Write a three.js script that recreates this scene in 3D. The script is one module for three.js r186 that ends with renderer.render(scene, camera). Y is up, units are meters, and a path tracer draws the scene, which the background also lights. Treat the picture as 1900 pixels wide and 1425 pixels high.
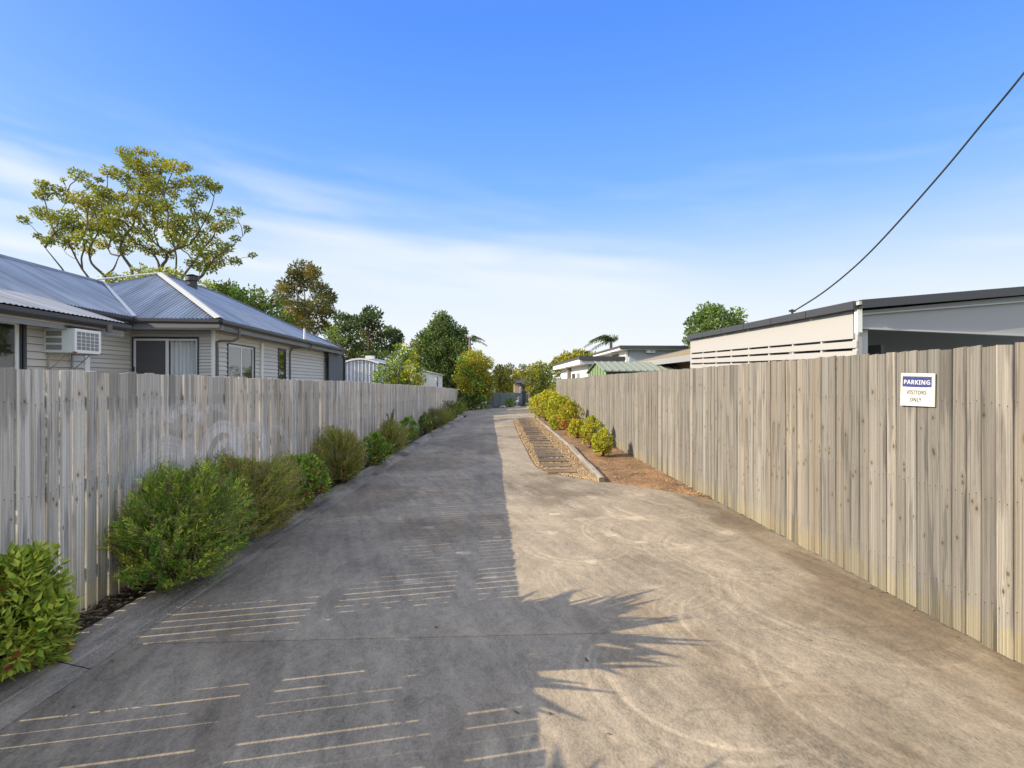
import * as THREE from 'three';
import { mergeGeometries } from 'three/addons/utils/BufferGeometryUtils.js';

// ---------------------------------------------------------------- camera, sky, sun, exposure
const EXPOSURE = 1.7, EYE = 1.65, YAW = Math.atan(0.042);
const scene = new THREE.Scene();
const camera = new THREE.PerspectiveCamera(2 * Math.atan(0.7125) * 180 / Math.PI, 4 / 3, 0.1, 1500);
camera.position.set(0, EYE, 0);
camera.rotation.y = -YAW;
const renderer = new THREE.WebGLRenderer({ antialias: true });
renderer.toneMapping = THREE.LinearToneMapping;
renderer.toneMappingExposure = EXPOSURE;
renderer.shadowMap.enabled = true;
const TO_SUN = new THREE.Vector3(-1, 0.559, 0.176).normalize();
const sun = new THREE.DirectionalLight(new THREE.Color().setRGB(1, 0.86, 0.63), 5);
sun.name = 'sun';
sun.position.copy(TO_SUN).multiplyScalar(120);
sun.castShadow = true;
sun.shadow.radius = 0.45;
sun.shadow.mapSize.set(4096, 4096);
Object.assign(sun.shadow.camera, { left: -60, right: 60, top: 60, bottom: -60, near: 1, far: 300 });
scene.add(sun);

// ---------------------------------------------------------------- random numbers and noise
function rng(seed) {
  let a = (seed * 2654435761) >>> 0;
  return () => { a = (a + 0x6D2B79F5) >>> 0; let t = a; t = Math.imul(t ^ (t >>> 15), t | 1); t ^= t + Math.imul(t ^ (t >>> 7), t | 61); return ((t ^ (t >>> 14)) >>> 0) / 4294967296; };
}
const LAT = new Float32Array(65536); { const r = rng(7); for (let i = 0; i < 65536; i++) LAT[i] = r(); }
function vn(x, y) {
  const xi = Math.floor(x), yi = Math.floor(y); let fx = x - xi, fy = y - yi;
  fx = fx * fx * (3 - 2 * fx); fy = fy * fy * (3 - 2 * fy);
  const x0 = xi & 255, x1 = (xi + 1) & 255, y0 = (yi & 255) << 8, y1 = ((yi + 1) & 255) << 8;
  const a = LAT[y0 + x0], b = LAT[y0 + x1], c = LAT[y1 + x0], d = LAT[y1 + x1];
  return a + (b - a) * fx + (c - a + (a - b - c + d) * fx) * fy;
}
function fbm(x, y, o) { let v = 0, a = 0.5, n = 0; for (let i = 0; i < o; i++) { v += a * vn(x, y); n += a; a *= 0.5; x = x * 2.03 + 17.3; y = y * 2.03 + 5.7; } return v / n; }
const clamp = (x, a = 0, b = 1) => Math.min(b, Math.max(a, x));
const smooth = (a, b, x) => { const t = clamp((x - a) / (b - a)); return t * t * (3 - 2 * t); };
const lerp = (a, b, t) => a + (b - a) * t;

// ---------------------------------------------------------------- the sky: air, thin high cloud, and extra cloud added out of view
{
  const W = 1440, H = 720, data = new Float32Array(W * H * 4);
  const top = [0.095, 0.298, 1.0], low = [0.80, 0.90, 1.0], cloud = [0.93, 0.975, 1.0], R2D = 180 / Math.PI;
  for (let j = 0; j < H; j++) for (let i = 0; i < W; i++) {
    const el = ((j + 0.5) / H - 0.5) * Math.PI, ang = ((i + 0.5) / W - 0.5) * 2 * Math.PI;
    const x = Math.cos(el) * Math.cos(ang), y = Math.sin(el), z = Math.cos(el) * Math.sin(ang);
    const e = Math.max(0, el * R2D);
    let az = Math.atan2(x, -z) * R2D - 2.4;                                  // degrees clockwise from the view
    const n1 = fbm(az / 30 + 40, e / 6 + az / 90 + 9, 5), n2 = fbm(az / 11 + 80, e / 1.1 + az / 14 + 3, 6), n3 = fbm(az / 40 + 11, e / 15 + 31, 3);
    let w = Math.exp(-Math.pow(e / 14.5, 2.6)) * 0.985 + 0.012 * smooth(16, 4, e);                        // pale air low down
    w = Math.max(w, 0.34 * Math.exp(-Math.pow(e / 18, 2)));
    // long thin streaks of cirrus: a bright one across the view, loose ones to its left, more added out of view as fill
    const streak = e - (13.2 - az * 0.095 + 0.9 * (n2 - 0.5));
    let c = smooth(2.0, -0.6, streak) * smooth(-11, -0.5, streak) * smooth(-36, -16, az) * smooth(27, 6, az) * (0.52 + 0.7 * (n2 - 0.35));
    c = Math.max(c, smooth(0.42, 0.72, n1 * 0.5 + n2 * 0.5) * smooth(25, 12, e) * 0.9 * (0.3 + 0.7 * smooth(-8, -34, az) + 0.5 * smooth(40, 90, Math.abs(az))));
    c = Math.max(c, (0.25 + 0.6 * smooth(0.3, 0.65, n3 * 0.6 + n1 * 0.4)) * smooth(34, 58, e) );      // veil added overhead, out of view, to whiten the shade
    c = Math.max(c, 0.85 * smooth(55, 110, Math.abs(az)) * smooth(0.2, 0.5, n3) * smooth(80, 45, e));  // cloud added beside and behind the camera to fill the shade
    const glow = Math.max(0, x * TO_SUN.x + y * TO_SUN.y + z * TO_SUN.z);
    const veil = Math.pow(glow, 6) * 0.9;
    w = 1 - (1 - w) * (1 - clamp(c, 0, 0.95)) * (1 - 0.5 * Math.pow(glow, 4));
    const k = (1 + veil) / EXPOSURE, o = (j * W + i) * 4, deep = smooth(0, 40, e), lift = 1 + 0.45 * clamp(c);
    for (let q = 0; q < 3; q++) {
      const air = lerp(low[q] * [0.26, 0.66, 1][q], top[q], deep);
      data[o + q] = (lerp(air, cloud[q], w) * lerp(1, lift, Math.max(smooth(34, 50, e), smooth(55, 80, Math.abs(az))))) * k;  // lift brightens only the unseen sky, as extra fill light
    }
    data[o + 3] = 1;
  }
  const t = new THREE.DataTexture(data, W, H, THREE.RGBAFormat, THREE.FloatType);
  t.mapping = THREE.EquirectangularReflectionMapping;
  t.magFilter = t.minFilter = THREE.LinearFilter;
  t.wrapS = THREE.RepeatWrapping;
  t.needsUpdate = true;
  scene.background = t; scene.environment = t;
}

// ---------------------------------------------------------------- from the photograph's pixels to the place
const CA = Math.cos(YAW), SA = Math.sin(YAW);
const V = (X, Y, D) => new THREE.Vector3(X, Y, -D);                          // D: metres along the driveway
function ray(x, y) { const c = (x - 950) / 1000; return { X: c * CA + SA, D: CA - c * SA, Y: (712.5 - y) / 1000 }; }
const P = (x, y, dz) => { const r = ray(x, y); return V(r.X * dz, EYE + r.Y * dz, r.D * dz); };
const onX = (x, y, X) => P(x, y, X / ray(x, y).X);
const onD = (x, y, D) => P(x, y, D / ray(x, y).D);
const hL = (D) => D < 0 ? 0 : D < 50 ? -(0.006 * D + 0.00015 * D * D) : -0.675 - 0.003 * Math.min(D - 50, 60);
const hR = (D) => -0.012 * clamp(D - 28, 0, 45);
const ground = (X, D) => lerp(hR(D), hL(D), clamp((3 - X) / 6));
function onGround(x, y, lift = 0) { let p, Y = 0; for (let i = 0; i < 12; i++) { const r = ray(x, y); p = P(x, y, (Y - EYE) / r.Y); Y = ground(p.x, -p.z) + lift; } return p; }
const fenceL = (D) => -2.95 + 0.008 * D, fenceR = (D) => 3.08 + 0.013 * D;
const driveL = (D) => -2.80 + 0.0335 * D;                                    // outer edge of the rolled kerb
const KERB = 0.36;

// ---------------------------------------------------------------- building helpers
const taken = new Map();
function numbered(name) { const n = taken.get(name) ?? 0; taken.set(name, n + 1); return n ? name + '_' + String(n).padStart(3, '0') : name; }
function tag(o, label, category, group, kind) { o.userData = { label, category }; if (group) o.userData.group = group; if (kind) o.userData.kind = kind; return o; }
function shadows(o) { o.castShadow = o.receiveShadow = true; return o; }
function thing(name, label, category, at, turn = 0, group) {
  const o = new THREE.Group(); o.name = numbered(name); scene.add(o);
  if (at) o.position.copy(at); o.rotation.y = turn;
  return tag(o, label, category, group);
}
// a part given in world coordinates, put under a parent that stands anywhere (unturned parents only)
function part(name, geo, m, parent, kind) {
  const g = Array.isArray(geo) ? merge(geo) : geo;
  const o = shadows(new THREE.Mesh(g, m));
  if (parent === scene) { o.name = numbered(name); } else o.name = name;
  if (kind) o.userData.kind = kind;
  if (parent.isGroup || parent.isMesh) { const q = new THREE.Vector3(); for (let p = parent; p && p !== scene; p = p.parent) q.add(p.position); if (!g.userData.local) o.position.copy(q).negate(); }
  parent.add(o);
  return o;
}
function struct(name, geo, m, label) { const o = part(name, geo, m, scene, 'structure'); if (label) o.userData.label = label; return o; }
function merge(list) {
  const keep = list.map((g) => { g = g.index ? g.toNonIndexed() : g; return g; });
  const all = new Set(keep.flatMap((g) => Object.keys(g.attributes)));
  for (const g of keep) for (const a of all) if (!g.attributes[a]) { const n = g.attributes.position.count; g.setAttribute(a, new THREE.BufferAttribute(new Float32Array(n * (a === 'uv' ? 2 : 3)).fill(a === 'color' ? 1 : 0), a === 'uv' ? 2 : 3)); }
  return mergeGeometries(keep);
}
// a box with chamfered edges: sizes and centre in world axes, optional turn about y
function box(w, h, d, x, y, z, turn = 0, b = 0) {
  let g;
  if (b > 0) {
    const s = new THREE.Shape(), a = w / 2 - b, c = h / 2 - b;
    s.moveTo(-a, -c - b); s.lineTo(a, -c - b); s.lineTo(a + b, -c); s.lineTo(a + b, c); s.lineTo(a, c + b); s.lineTo(-a, c + b); s.lineTo(-a - b, c); s.lineTo(-a - b, -c);
    g = new THREE.ExtrudeGeometry(s, { depth: d, bevelEnabled: false }); g.translate(0, 0, -d / 2);
  } else g = new THREE.BoxGeometry(w, h, d);
  if (turn) g.rotateY(turn);
  g.translate(x, y, z);
  return g;
}
// a bar of rectangular section from a to b; up says which way its height goes
function bar(a, b, w, h, up = new THREE.Vector3(0, 1, 0)) {
  const dir = b.clone().sub(a), len = dir.length(); dir.normalize();
  const side = dir.clone().cross(up).normalize(), top = side.clone().cross(dir);
  const g = new THREE.BoxGeometry(w, h, len);
  g.applyMatrix4(new THREE.Matrix4().makeBasis(side, top, dir.clone().negate()).setPosition(a.clone().add(b).multiplyScalar(0.5)));
  return g;
}
function tube(points, r0, r1 = r0, sides = 6, segs) {
  const curve = points.length > 2 ? new THREE.CatmullRomCurve3(points) : new THREE.LineCurve3(points[0], points[1]);
  segs = segs ?? (points.length > 2 ? points.length * 3 : 1);
  const g = new THREE.TubeGeometry(curve, segs, 1, sides, false), p = g.attributes.position, c = new THREE.Vector3(), v = new THREE.Vector3();
  for (let i = 0; i <= segs; i++) {
    curve.getPointAt(i / segs, c);
    for (let j = 0; j <= sides; j++) { const k = i * (sides + 1) + j; v.fromBufferAttribute(p, k).sub(c).multiplyScalar(lerp(r0, r1, i / segs)).add(c); p.setXYZ(k, v.x, v.y, v.z); }
  }
  return g;
}
// a flat polygon with thickness, its outer face through the points, thickness going against the normal n
function plate(pts, t, n) {
  const pos = [], q = pts.map((p) => p.clone().addScaledVector(n, -t)), N = pts.length;
  const tri = (a, b, c) => pos.push(a.x, a.y, a.z, b.x, b.y, b.z, c.x, c.y, c.z);
  for (let i = 1; i < N - 1; i++) { tri(pts[0], pts[i], pts[i + 1]); tri(q[0], q[i + 1], q[i]); }
  for (let i = 0; i < N; i++) { const j = (i + 1) % N; tri(pts[i], q[i], q[j]); tri(pts[i], q[j], pts[j]); }
  const g = new THREE.BufferGeometry();
  g.setAttribute('position', new THREE.Float32BufferAttribute(pos, 3));
  g.computeVertexNormals();
  return g;
}
// a grid surface from f(i, j) -> Vector3, with uv from uvf
function sheet(ni, nj, f, uvf) {
  const pos = [], uv = [], idx = [];
  for (let i = 0; i <= ni; i++) for (let j = 0; j <= nj; j++) { const p = f(i / ni, j / nj); pos.push(p.x, p.y, p.z); const t = uvf ? uvf(p, i / ni, j / nj) : [p.x, p.z]; uv.push(t[0], t[1]); }
  for (let i = 0; i < ni; i++) for (let j = 0; j < nj; j++) { const a = i * (nj + 1) + j, b = a + nj + 1; idx.push(a, b, a + 1, b, b + 1, a + 1); }
  const g = new THREE.BufferGeometry();
  g.setAttribute('position', new THREE.Float32BufferAttribute(pos, 3));
  g.setAttribute('uv', new THREE.Float32BufferAttribute(uv, 2));
  g.setIndex(idx); g.computeVertexNormals();
  return g;
}
const rgb = (r, g, b) => new THREE.Color().setRGB(r, g, b);
const mat = (r, g, b, rough = 0.8, more = {}) => new THREE.MeshStandardMaterial({ color: rgb(r, g, b), roughness: rough, ...more });
const toS = (x) => Math.round(255 * clamp(x <= 0.0031308 ? 12.92 * x : 1.055 * Math.pow(x, 1 / 2.4) - 0.055));
// colour texture from f(u, v) -> [r, g, b] linear, v upwards
function texture(w, h, f, repeat = false) {
  const d = new Uint8Array(w * h * 4);
  for (let j = 0; j < h; j++) for (let i = 0; i < w; i++) { const c = f((i + 0.5) / w, (j + 0.5) / h, i, j), o = (j * w + i) * 4; d[o] = toS(c[0]); d[o + 1] = toS(c[1]); d[o + 2] = toS(c[2]); d[o + 3] = c.length > 3 ? 255 * clamp(c[3]) : 255; }
  const t = new THREE.DataTexture(d, w, h);
  t.colorSpace = THREE.SRGBColorSpace; t.magFilter = THREE.LinearFilter; t.minFilter = THREE.LinearMipmapLinearFilter; t.generateMipmaps = true;
  if (repeat) t.wrapS = t.wrapT = THREE.RepeatWrapping;
  t.needsUpdate = true;
  return t;
}
function asBump(t) { const c = t.clone(); c.colorSpace = THREE.NoColorSpace; c.needsUpdate = true; return c; }

// ---------------------------------------------------------------- ground
{
  const grassT = texture(1024, 1024, (u, v) => {
    const x = u * 64, y = v * 64, n = 0.5 * vn(x * 4, y * 4) + 0.3 * vn(x * 2, y * 2) + 0.2 * vn(x, y), p = vn(u * 8, v * 8);
    return [lerp(0.055, 0.12, n) * (0.8 + 0.5 * p), lerp(0.07, 0.125, n) * (0.9 + 0.2 * p), lerp(0.022, 0.04, n)];
  }, true);
  const m = mat(1, 1, 1, 0.95, { map: grassT });
  const steps = [-420, -160, -60, -25, -12, -8, -5.5, -4, -3, -2, -1, 0, 1, 2, 3, 4, 5.5, 8, 12, 25, 60, 160, 420];
  const ds = [-300, -100, -40, -15, -5, 0, 3, 6, 9, 12, 15, 18, 21, 24, 27, 28, 31, 34, 37, 40, 44, 48, 52, 60, 70, 85, 110, 180, 400, 900];
  const at = (a, t) => { const k = Math.min(a.length - 2, Math.floor(t * (a.length - 1) + 1e-6)); return lerp(a[k], a[k + 1], t * (a.length - 1) - k); };
  struct('ground', sheet(steps.length - 1, ds.length - 1, (i, j) => { const X = at(steps, i), D = at(ds, j); return V(X, ground(X, D) - 0.13, D); }, (p) => [p.x / 4, p.z / 4]), m, 'grassy ground under the gardens and round the houses');
}

// ---------------------------------------------------------------- concrete: marks drawn once on a canvas in metres, then mixed with grain
const MX0 = -3.0, MXW = 6.6, MD0 = 1.4, MDW = 13;                           // the stretch of driveway near the camera
const MARK = 1024, markC = document.createElement('canvas'); markC.width = markC.height = MARK;
{
  const c = markC.getContext('2d'), r = rng(31);
  c.fillStyle = 'rgb(128,128,128)'; c.fillRect(0, 0, MARK, MARK);
  const sx = MARK / MXW, sd = MARK / MDW;
  c.setTransform(sx, 0, 0, sd, -MX0 * sx, -MD0 * sd);
  const arcs = (X, D, R, a0, a1, n, spread, light, w) => {
    for (let k = 0; k < n; k++) {
      const g = light > 0 ? 255 : 40; c.strokeStyle = 'rgba(' + [g, g, g].join(',') + ',' + (Math.abs(light) * (0.35 + 0.9 * r())).toFixed(3) + ')';
      c.lineWidth = w * (0.3 + r()); c.lineCap = 'round'; c.beginPath();
      c.ellipse(X + (r() - 0.5) * 0.1, D + (r() - 0.5) * 0.1, R + spread * (k / n - 0.5), (R + spread * (k / n - 0.5)) * 1.15, 0, a0 + (r() - 0.5) * 0.5, a1 + (r() - 0.5) * 0.5); c.stroke();
    }
  };
  // sweeps left by a pressure cleaner on the sunny side
  const sw = [[1.75, 6.0, 0.55, 1.6, 5.4], [2.4, 5.3, 0.7, 2.2, 5.2], [1.4, 7.3, 0.4, 0.5, 3.4], [2.2, 7.2, 0.6, 2.6, 5.6], [1.3, 4.6, 0.7, 3.0, 5.8], [2.6, 4.0, 0.75, 2.4, 5.2], [1.9, 3.6, 0.6, 2.0, 4.6], [1.0, 8.3, 0.35, 0, 3], [2.9, 6.4, 0.4, 2.2, 4.9], [0.9, 5.6, 0.5, 3.4, 6], [2.3, 2.8, 0.8, 2.6, 5.0], [1.2, 3.0, 0.6, 2.4, 5.2], [0.6, 2.3, 0.5, 2.6, 5.4]];
  for (const [X, D, R, a, b] of sw) { arcs(X, D, R, a, b, 20, 0.36, 0.12, 0.024); arcs(X + 0.08, D + 0.1, R * 0.85, a, b, 10, 0.34, -0.06, 0.03); }
  for (let k = 0; k < 30; k++) arcs(lerp(-2, 2.9, r()), lerp(2, 13, r()), lerp(0.2, 0.9, r()), r() * 6, r() * 6 + 1.5, 5, 0.15, r() < 0.6 ? 0.035 : -0.04, 0.02);
  // paler blotches where the cleaner dwelt, and older dark ones
  const blot = (X, D, a, b, light, al) => { c.fillStyle = 'rgba(' + (light ? '255,255,255,' : '30,30,30,') + al.toFixed(3) + ')'; for (let k = 0; k < 10; k++) { c.beginPath(); c.ellipse(X + (r() - 0.5) * a * 1.2, D + (r() - 0.5) * b * 1.2, a * (0.2 + 0.5 * r()), b * (0.2 + 0.5 * r()), r() * 3, 0, 7); c.fill(); } };
  const bl = [[0.95, 7.9, 0.16, 0.16], [1.5, 7.8, 0.2, 0.2], [1.15, 6.6, 0.15, 0.12], [1.9, 6.6, 0.2, 0.18], [2.2, 8.0, 0.25, 0.2], [0.65, 6.0, 0.12, 0.12], [1.35, 5.9, 0.1, 0.08], [1.0, 5.0, 0.13, 0.1], [2.0, 5.4, 0.18, 0.16], [1.3, 4.35, 0.14, 0.06], [2.6, 5.9, 0.16, 0.14]];
  for (const [X, D, a, b] of bl) blot(X, D, a, b, true, 0.11);
  for (let k = 0; k < 40; k++) blot(lerp(-2.2, 2.8, r()), lerp(1.8, 13, r()), lerp(0.1, 0.5, r()), lerp(0.1, 0.6, r()), r() < 0.45, 0.025 + 0.025 * r());
  // small scrubbed oblongs and scratches
  for (const [X, D, a, b] of [[-0.62, 4.6, 0.2, 0.12], [-0.25, 5.35, 0.16, 0.1], [-0.7, 6.35, 0.17, 0.12], [0.0, 4.65, 0.12, 0.06], [-0.55, 3.55, 0.1, 0.03], [0.1, 5.9, 0.1, 0.1], [1.62, 5.6, 0.16, 0.09], [0.85, 6.9, 0.14, 0.1]]) { c.fillStyle = 'rgba(255,255,255,0.2)'; for (let k = 0; k < 5; k++) c.fillRect(X - a / 2 + (r() - 0.5) * 0.03, D - b / 2 + (r() - 0.5) * 0.03, a * (0.7 + 0.3 * r()), b * (0.6 + 0.4 * r())); }
  for (let k = 0; k < 7; k++) { let X = lerp(-2, 2.6, r()), D = lerp(2, 9, r()), a = r() * 6.3; c.strokeStyle = 'rgba(25,22,20,0.5)'; c.lineWidth = 0.006; c.beginPath(); c.moveTo(X, D); for (let q = 0; q < 16; q++) { a += (r() - 0.5) * 1.1; X += 0.07 * Math.cos(a); D += 0.09 * Math.sin(a); c.lineTo(X, D); } c.stroke(); }
  for (let k = 0; k < 260; k++) { const X = lerp(-2.3, 2.9, r()), D = lerp(1.5, 9, r()), a = r() * 6.3, L = 0.03 + 0.2 * r() * r(); const g = r() < 0.6 ? 255 : 20; c.strokeStyle = 'rgba(' + [g, g, g].join(',') + ',' + (0.05 + 0.2 * r()).toFixed(3) + ')'; c.lineWidth = 0.004 + 0.006 * r(); c.beginPath(); c.moveTo(X, D); c.quadraticCurveTo(X + L * Math.cos(a) + 0.03 * (r() - 0.5), D + L * Math.sin(a), X + 1.7 * L * Math.cos(a + 0.3), D + 1.7 * L * Math.sin(a + 0.3)); c.stroke(); }
}
const markD = markC.getContext('2d').getImageData(0, 0, MARK, MARK).data;
function mark(X, D) {
  const x = clamp((X - MX0) / MXW * MARK - 0.5, 0, MARK - 1.01), y = clamp((D - MD0) / MDW * MARK - 0.5, 0, MARK - 1.01);
  const i = x | 0, j = y | 0, fx = x - i, fy = y - j, o = (j * MARK + i) * 4, q = o + MARK * 4;
  return ((markD[o] * (1 - fx) + markD[o + 4] * fx) * (1 - fy) + (markD[q] * (1 - fx) + markD[q + 4] * fx) * fy) / 128;
}
function concrete(X, D) {
  const big = fbm(X * 0.7 + 20, D * 0.45 + 7, 3), mid = fbm(X * 2.6, D * 2.2 + 50, 4), fine = fbm(X * 22, D * 14 + 9, 3), grit = vn(X * 150, D * 95), pit = vn(X * 75 + 4, D * 48);
  const drag = fbm(X * 14 + D * 4.2, D * 1.3 - X * 1.2, 4);
  let t = 0.80 + 0.46 * (big - 0.5) + 0.34 * (mid - 0.5) + 0.34 * (fine - 0.5) + 0.34 * (grit - 0.5) + 0.4 * (drag - 0.5);
  if (pit > 0.86) t *= 0.86;
  t *= D < MD0 + MDW ? lerp(1, mark(X, D), smooth(MD0 + MDW, MD0 + MDW - 2, D)) : 1;
  // soil washed from the foot of the fence over the concrete, with a ragged outline
  const df = fenceR(D) - X, edge = 0.42 + 0.45 * (fbm(D * 0.9 + 3, X * 0.8, 4) - 0.5) + 0.12 * (fine - 0.5);
  const soil = D < 9 ? smooth(edge + 0.05, edge - 0.08, df) * (0.45 + 0.7 * smooth(0.35, 0.65, fbm(X * 5, D * 1.6 + 30, 4))) : 0;
  const brown = clamp(soil + 0.75 * smooth(0.5, 0.72, fbm(X * 1.1 + 60, D * 0.8 + 2, 5)));
  t = Math.max(0.3, t);
  return [0.30 * t * (1 - 0.36 * brown), 0.244 * t * (1 - 0.41 * brown), 0.172 * t * (1 - 0.48 * brown)];
}
const nearT = texture(2048, 2048, (u, v) => concrete(MX0 + u * MXW, MD0 + v * MDW));
const farT = texture(1024, 1024, (u, v) => concrete(-4 + u * 12, 13 + v * 38));
const mNear = mat(1, 1, 1, 0.86, { map: nearT, bumpMap: asBump(nearT), bumpScale: 0.012 });
const mFar = mat(1, 1, 1, 0.86, { map: farT });
const kerbT = texture(512, 2048, (u, v) => {
  const X = u * 0.5, D = v * 14, s1 = fbm(X * 60, D * 0.9, 3), s2 = vn(X * 190 + 9, D * 2.4), g = vn(X * 150, D * 80), b = fbm(X * 4, D * 1.2 + 8, 3);
  const b2 = fbm(X * 14, D * 5 + 3, 4); let t = 0.60 + 0.26 * (s1 - 0.5) + 0.16 * (s2 - 0.5) + 0.36 * (g - 0.5) + 0.8 * (b - 0.5) + 0.5 * (b2 - 0.5);
  if (s2 > 0.86 && s1 > 0.52) t += 0.3;
  t = clamp(t, 0.2, 1.2);
  return [0.35 * t, 0.295 * t, 0.225 * t];
}, true);
const mKerb = mat(1, 1, 1, 0.9, { map: kerbT, bumpMap: asBump(kerbT), bumpScale: 0.01 });

// right-hand edge of the concrete: the fence, then a curve round the end of the garden bed, then the bed's straight side
const BED = [[7.4, 3.29], [7.55, 3.19], [7.9, 2.96], [8.3, 2.68], [8.75, 2.3], [9.1, 1.9], [9.5, 1.55], [9.95, 1.22], [10.4, 1.02], [11.0, 0.93], [12, 0.92], [16, 0.95], [20, 1.0], [26.2, 1.14]];
function driveR(D) {
  if (D < BED[0][0]) return fenceR(D) + 0.12;
  for (let k = 0; k < BED.length - 1; k++) if (D <= BED[k + 1][0]) return lerp(BED[k][1], BED[k + 1][1], (D - BED[k][0]) / (BED[k + 1][0] - BED[k][0]));
  return 1.14;
}
const drivePiece = (D, u) => { const a = driveL(D) + KERB, b = driveR(D); return lerp(a, b, u); };
const nearUV = (p) => [(p.x - MX0) / MXW, (-p.z - MD0) / MDW], farUV = (p) => [(p.x + 4) / 12, (-p.z - 13) / 38];
const driveway = new THREE.Group(); driveway.name = 'driveway'; driveway.userData = { kind: 'structure', label: 'long concrete driveway running between two timber fences' }; scene.add(driveway);
{
  const joints = [-2.5, 3.56, 6.55, 9.9, 13.1, 16.8, 20.6, 24.4];
  const foot = (D0, D1, m, uvf) => {                                          // a slab with real edges down into its joints
    const n = Math.max(6, Math.round((D1 - D0) * 6)), sink = 0.03, g = 0.006, k = (j) => j / n;
    const f = (i, j) => { const jj = j * (n + 2); let D, dy = 0; if (jj < 0.5) { D = D0 + g; dy = -sink; } else if (jj > n + 1.5) { D = D1 - g; dy = -sink; } else D = lerp(D0 + g, D1 - g, k(jj - 1)); const X = drivePiece(D, i); return V(X, ground(X, D) + dy, D); };
    part('concrete_slab', sheet(12, n + 2, f, uvf), m, driveway);
  };
  for (let k = 0; k < joints.length - 1; k++) foot(joints[k], joints[k + 1], joints[k] < 13 ? mNear : mFar, joints[k] < 13 ? nearUV : farUV);
  foot(24.4, 26.25, mFar, farUV);
  const cross = (D0, D1, a0, a1, b0, b1) => part('concrete_slab', sheet(16, 10, (i, j) => { const D = lerp(D0, D1, j), X = lerp(lerp(a0, a1, j), lerp(b0, b1, j), i); return V(X, ground(X, D), D); }, farUV), mFar, driveway);
  cross(26.258, 33, -1.56, -1.33, 4.2, 5.5);
  cross(33.01, 46, -2.6, -3.6, 5.5, 6.0);
}
{
  // rolled kerb: a dished strip that rises to the garden bed
  const kerb = new THREE.Group(); kerb.name = 'rolled_kerb'; kerb.userData = { kind: 'structure', label: 'dished concrete kerb strip along the shaded garden bed' }; scene.add(kerb);
  const prof = [[0, -0.04], [0.0, 0.052], [0.03, 0.062], [0.14, 0.058], [0.24, 0.035], [0.32, 0.014], [KERB + 0.004, 0.003]];
  const cuts = [-2.5, 3.25, 6.8, 10.4, 14, 17.6, 21.2, 26.4];
  for (let k = 0; k < cuts.length - 1; k++) {
    const n = Math.ceil((cuts[k + 1] - cuts[k]) * 2);
    part('kerb_section', sheet(prof.length - 1, n, (i, j) => { const q = prof[Math.round(i * (prof.length - 1))], D = lerp(cuts[k] + 0.004, cuts[k + 1] - 0.004, j), X = driveL(D) + q[0]; return V(X, ground(driveL(D) + KERB, D) + q[1], D); }, (p, i, j) => [prof[Math.round(i * (prof.length - 1))][0] / 0.5, -p.z / 14]), mKerb, kerb);
  }
  part('kerb_section', sheet(prof.length - 1, 12, (i, j) => { const q = prof[Math.round(i * (prof.length - 1))], D = lerp(26.41, 40, j), X = driveL(D) + q[0] - 1.6 * smooth(30, 40, D); return V(X, ground(X + KERB, D) + q[1], D); }, (p, i) => [prof[Math.round(i * (prof.length - 1))][0] / 0.5, -p.z / 14]), mKerb, kerb);
}
// soil beds
const soilT = texture(1024, 1024, (u, v) => {
  const x = u * 4, y = v * 4, n = fbm(x * 3, y * 3, 4), c = vn(x * 40, y * 24), f = vn(x * 90, y * 90), s = vn(x * 14 + y * 5, y * 30);
  let t = 0.58 + 0.7 * (n - 0.5) + 0.4 * (c - 0.5) + 0.3 * (f - 0.5); const tan = smooth(0.62, 0.85, s) * 0.9;
  t = Math.max(0.15, t);
  return [lerp(0.33, 0.42, tan) * t, lerp(0.18, 0.26, tan) * t, lerp(0.078, 0.125, tan) * t];
}, true);
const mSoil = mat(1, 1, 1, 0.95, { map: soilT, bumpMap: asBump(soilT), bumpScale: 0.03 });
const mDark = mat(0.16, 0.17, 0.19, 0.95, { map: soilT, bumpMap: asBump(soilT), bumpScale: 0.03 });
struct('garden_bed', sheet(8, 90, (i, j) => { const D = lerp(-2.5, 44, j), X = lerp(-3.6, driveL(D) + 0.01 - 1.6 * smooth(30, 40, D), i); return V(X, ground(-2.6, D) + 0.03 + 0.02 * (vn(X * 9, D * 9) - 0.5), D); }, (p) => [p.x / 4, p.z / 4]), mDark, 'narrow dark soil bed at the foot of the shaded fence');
const TIMBER = [[9.0, 1.9], [14.2, 2.12], [26.1, 2.3]];
const timberX = (D) => D < 14.2 ? lerp(1.9, 2.12, (D - 9) / 5.2) : lerp(2.12, 2.3, (D - 14.2) / 11.9);
struct('garden_bed', sheet(30, 120, (i, j) => { const D = lerp(7.45, 26.3, j), a = Math.max(driveR(D) - 0.02, 0.9), X = lerp(a, fenceR(D) + 0.3, i), up = smooth(0.0, 0.35, X - a) ; return V(X, ground(X, D) - 0.012 + up * (0.02 + 0.035 * (vn(X * 4, D * 4) - 0.4)) * smooth(timberX(D) - 0.1, timberX(D) + 0.2, X), D); }, (p) => [p.x / 4, p.z / 4]), mSoil, 'dry brown soil bed in the sun beside the fence');

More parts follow.
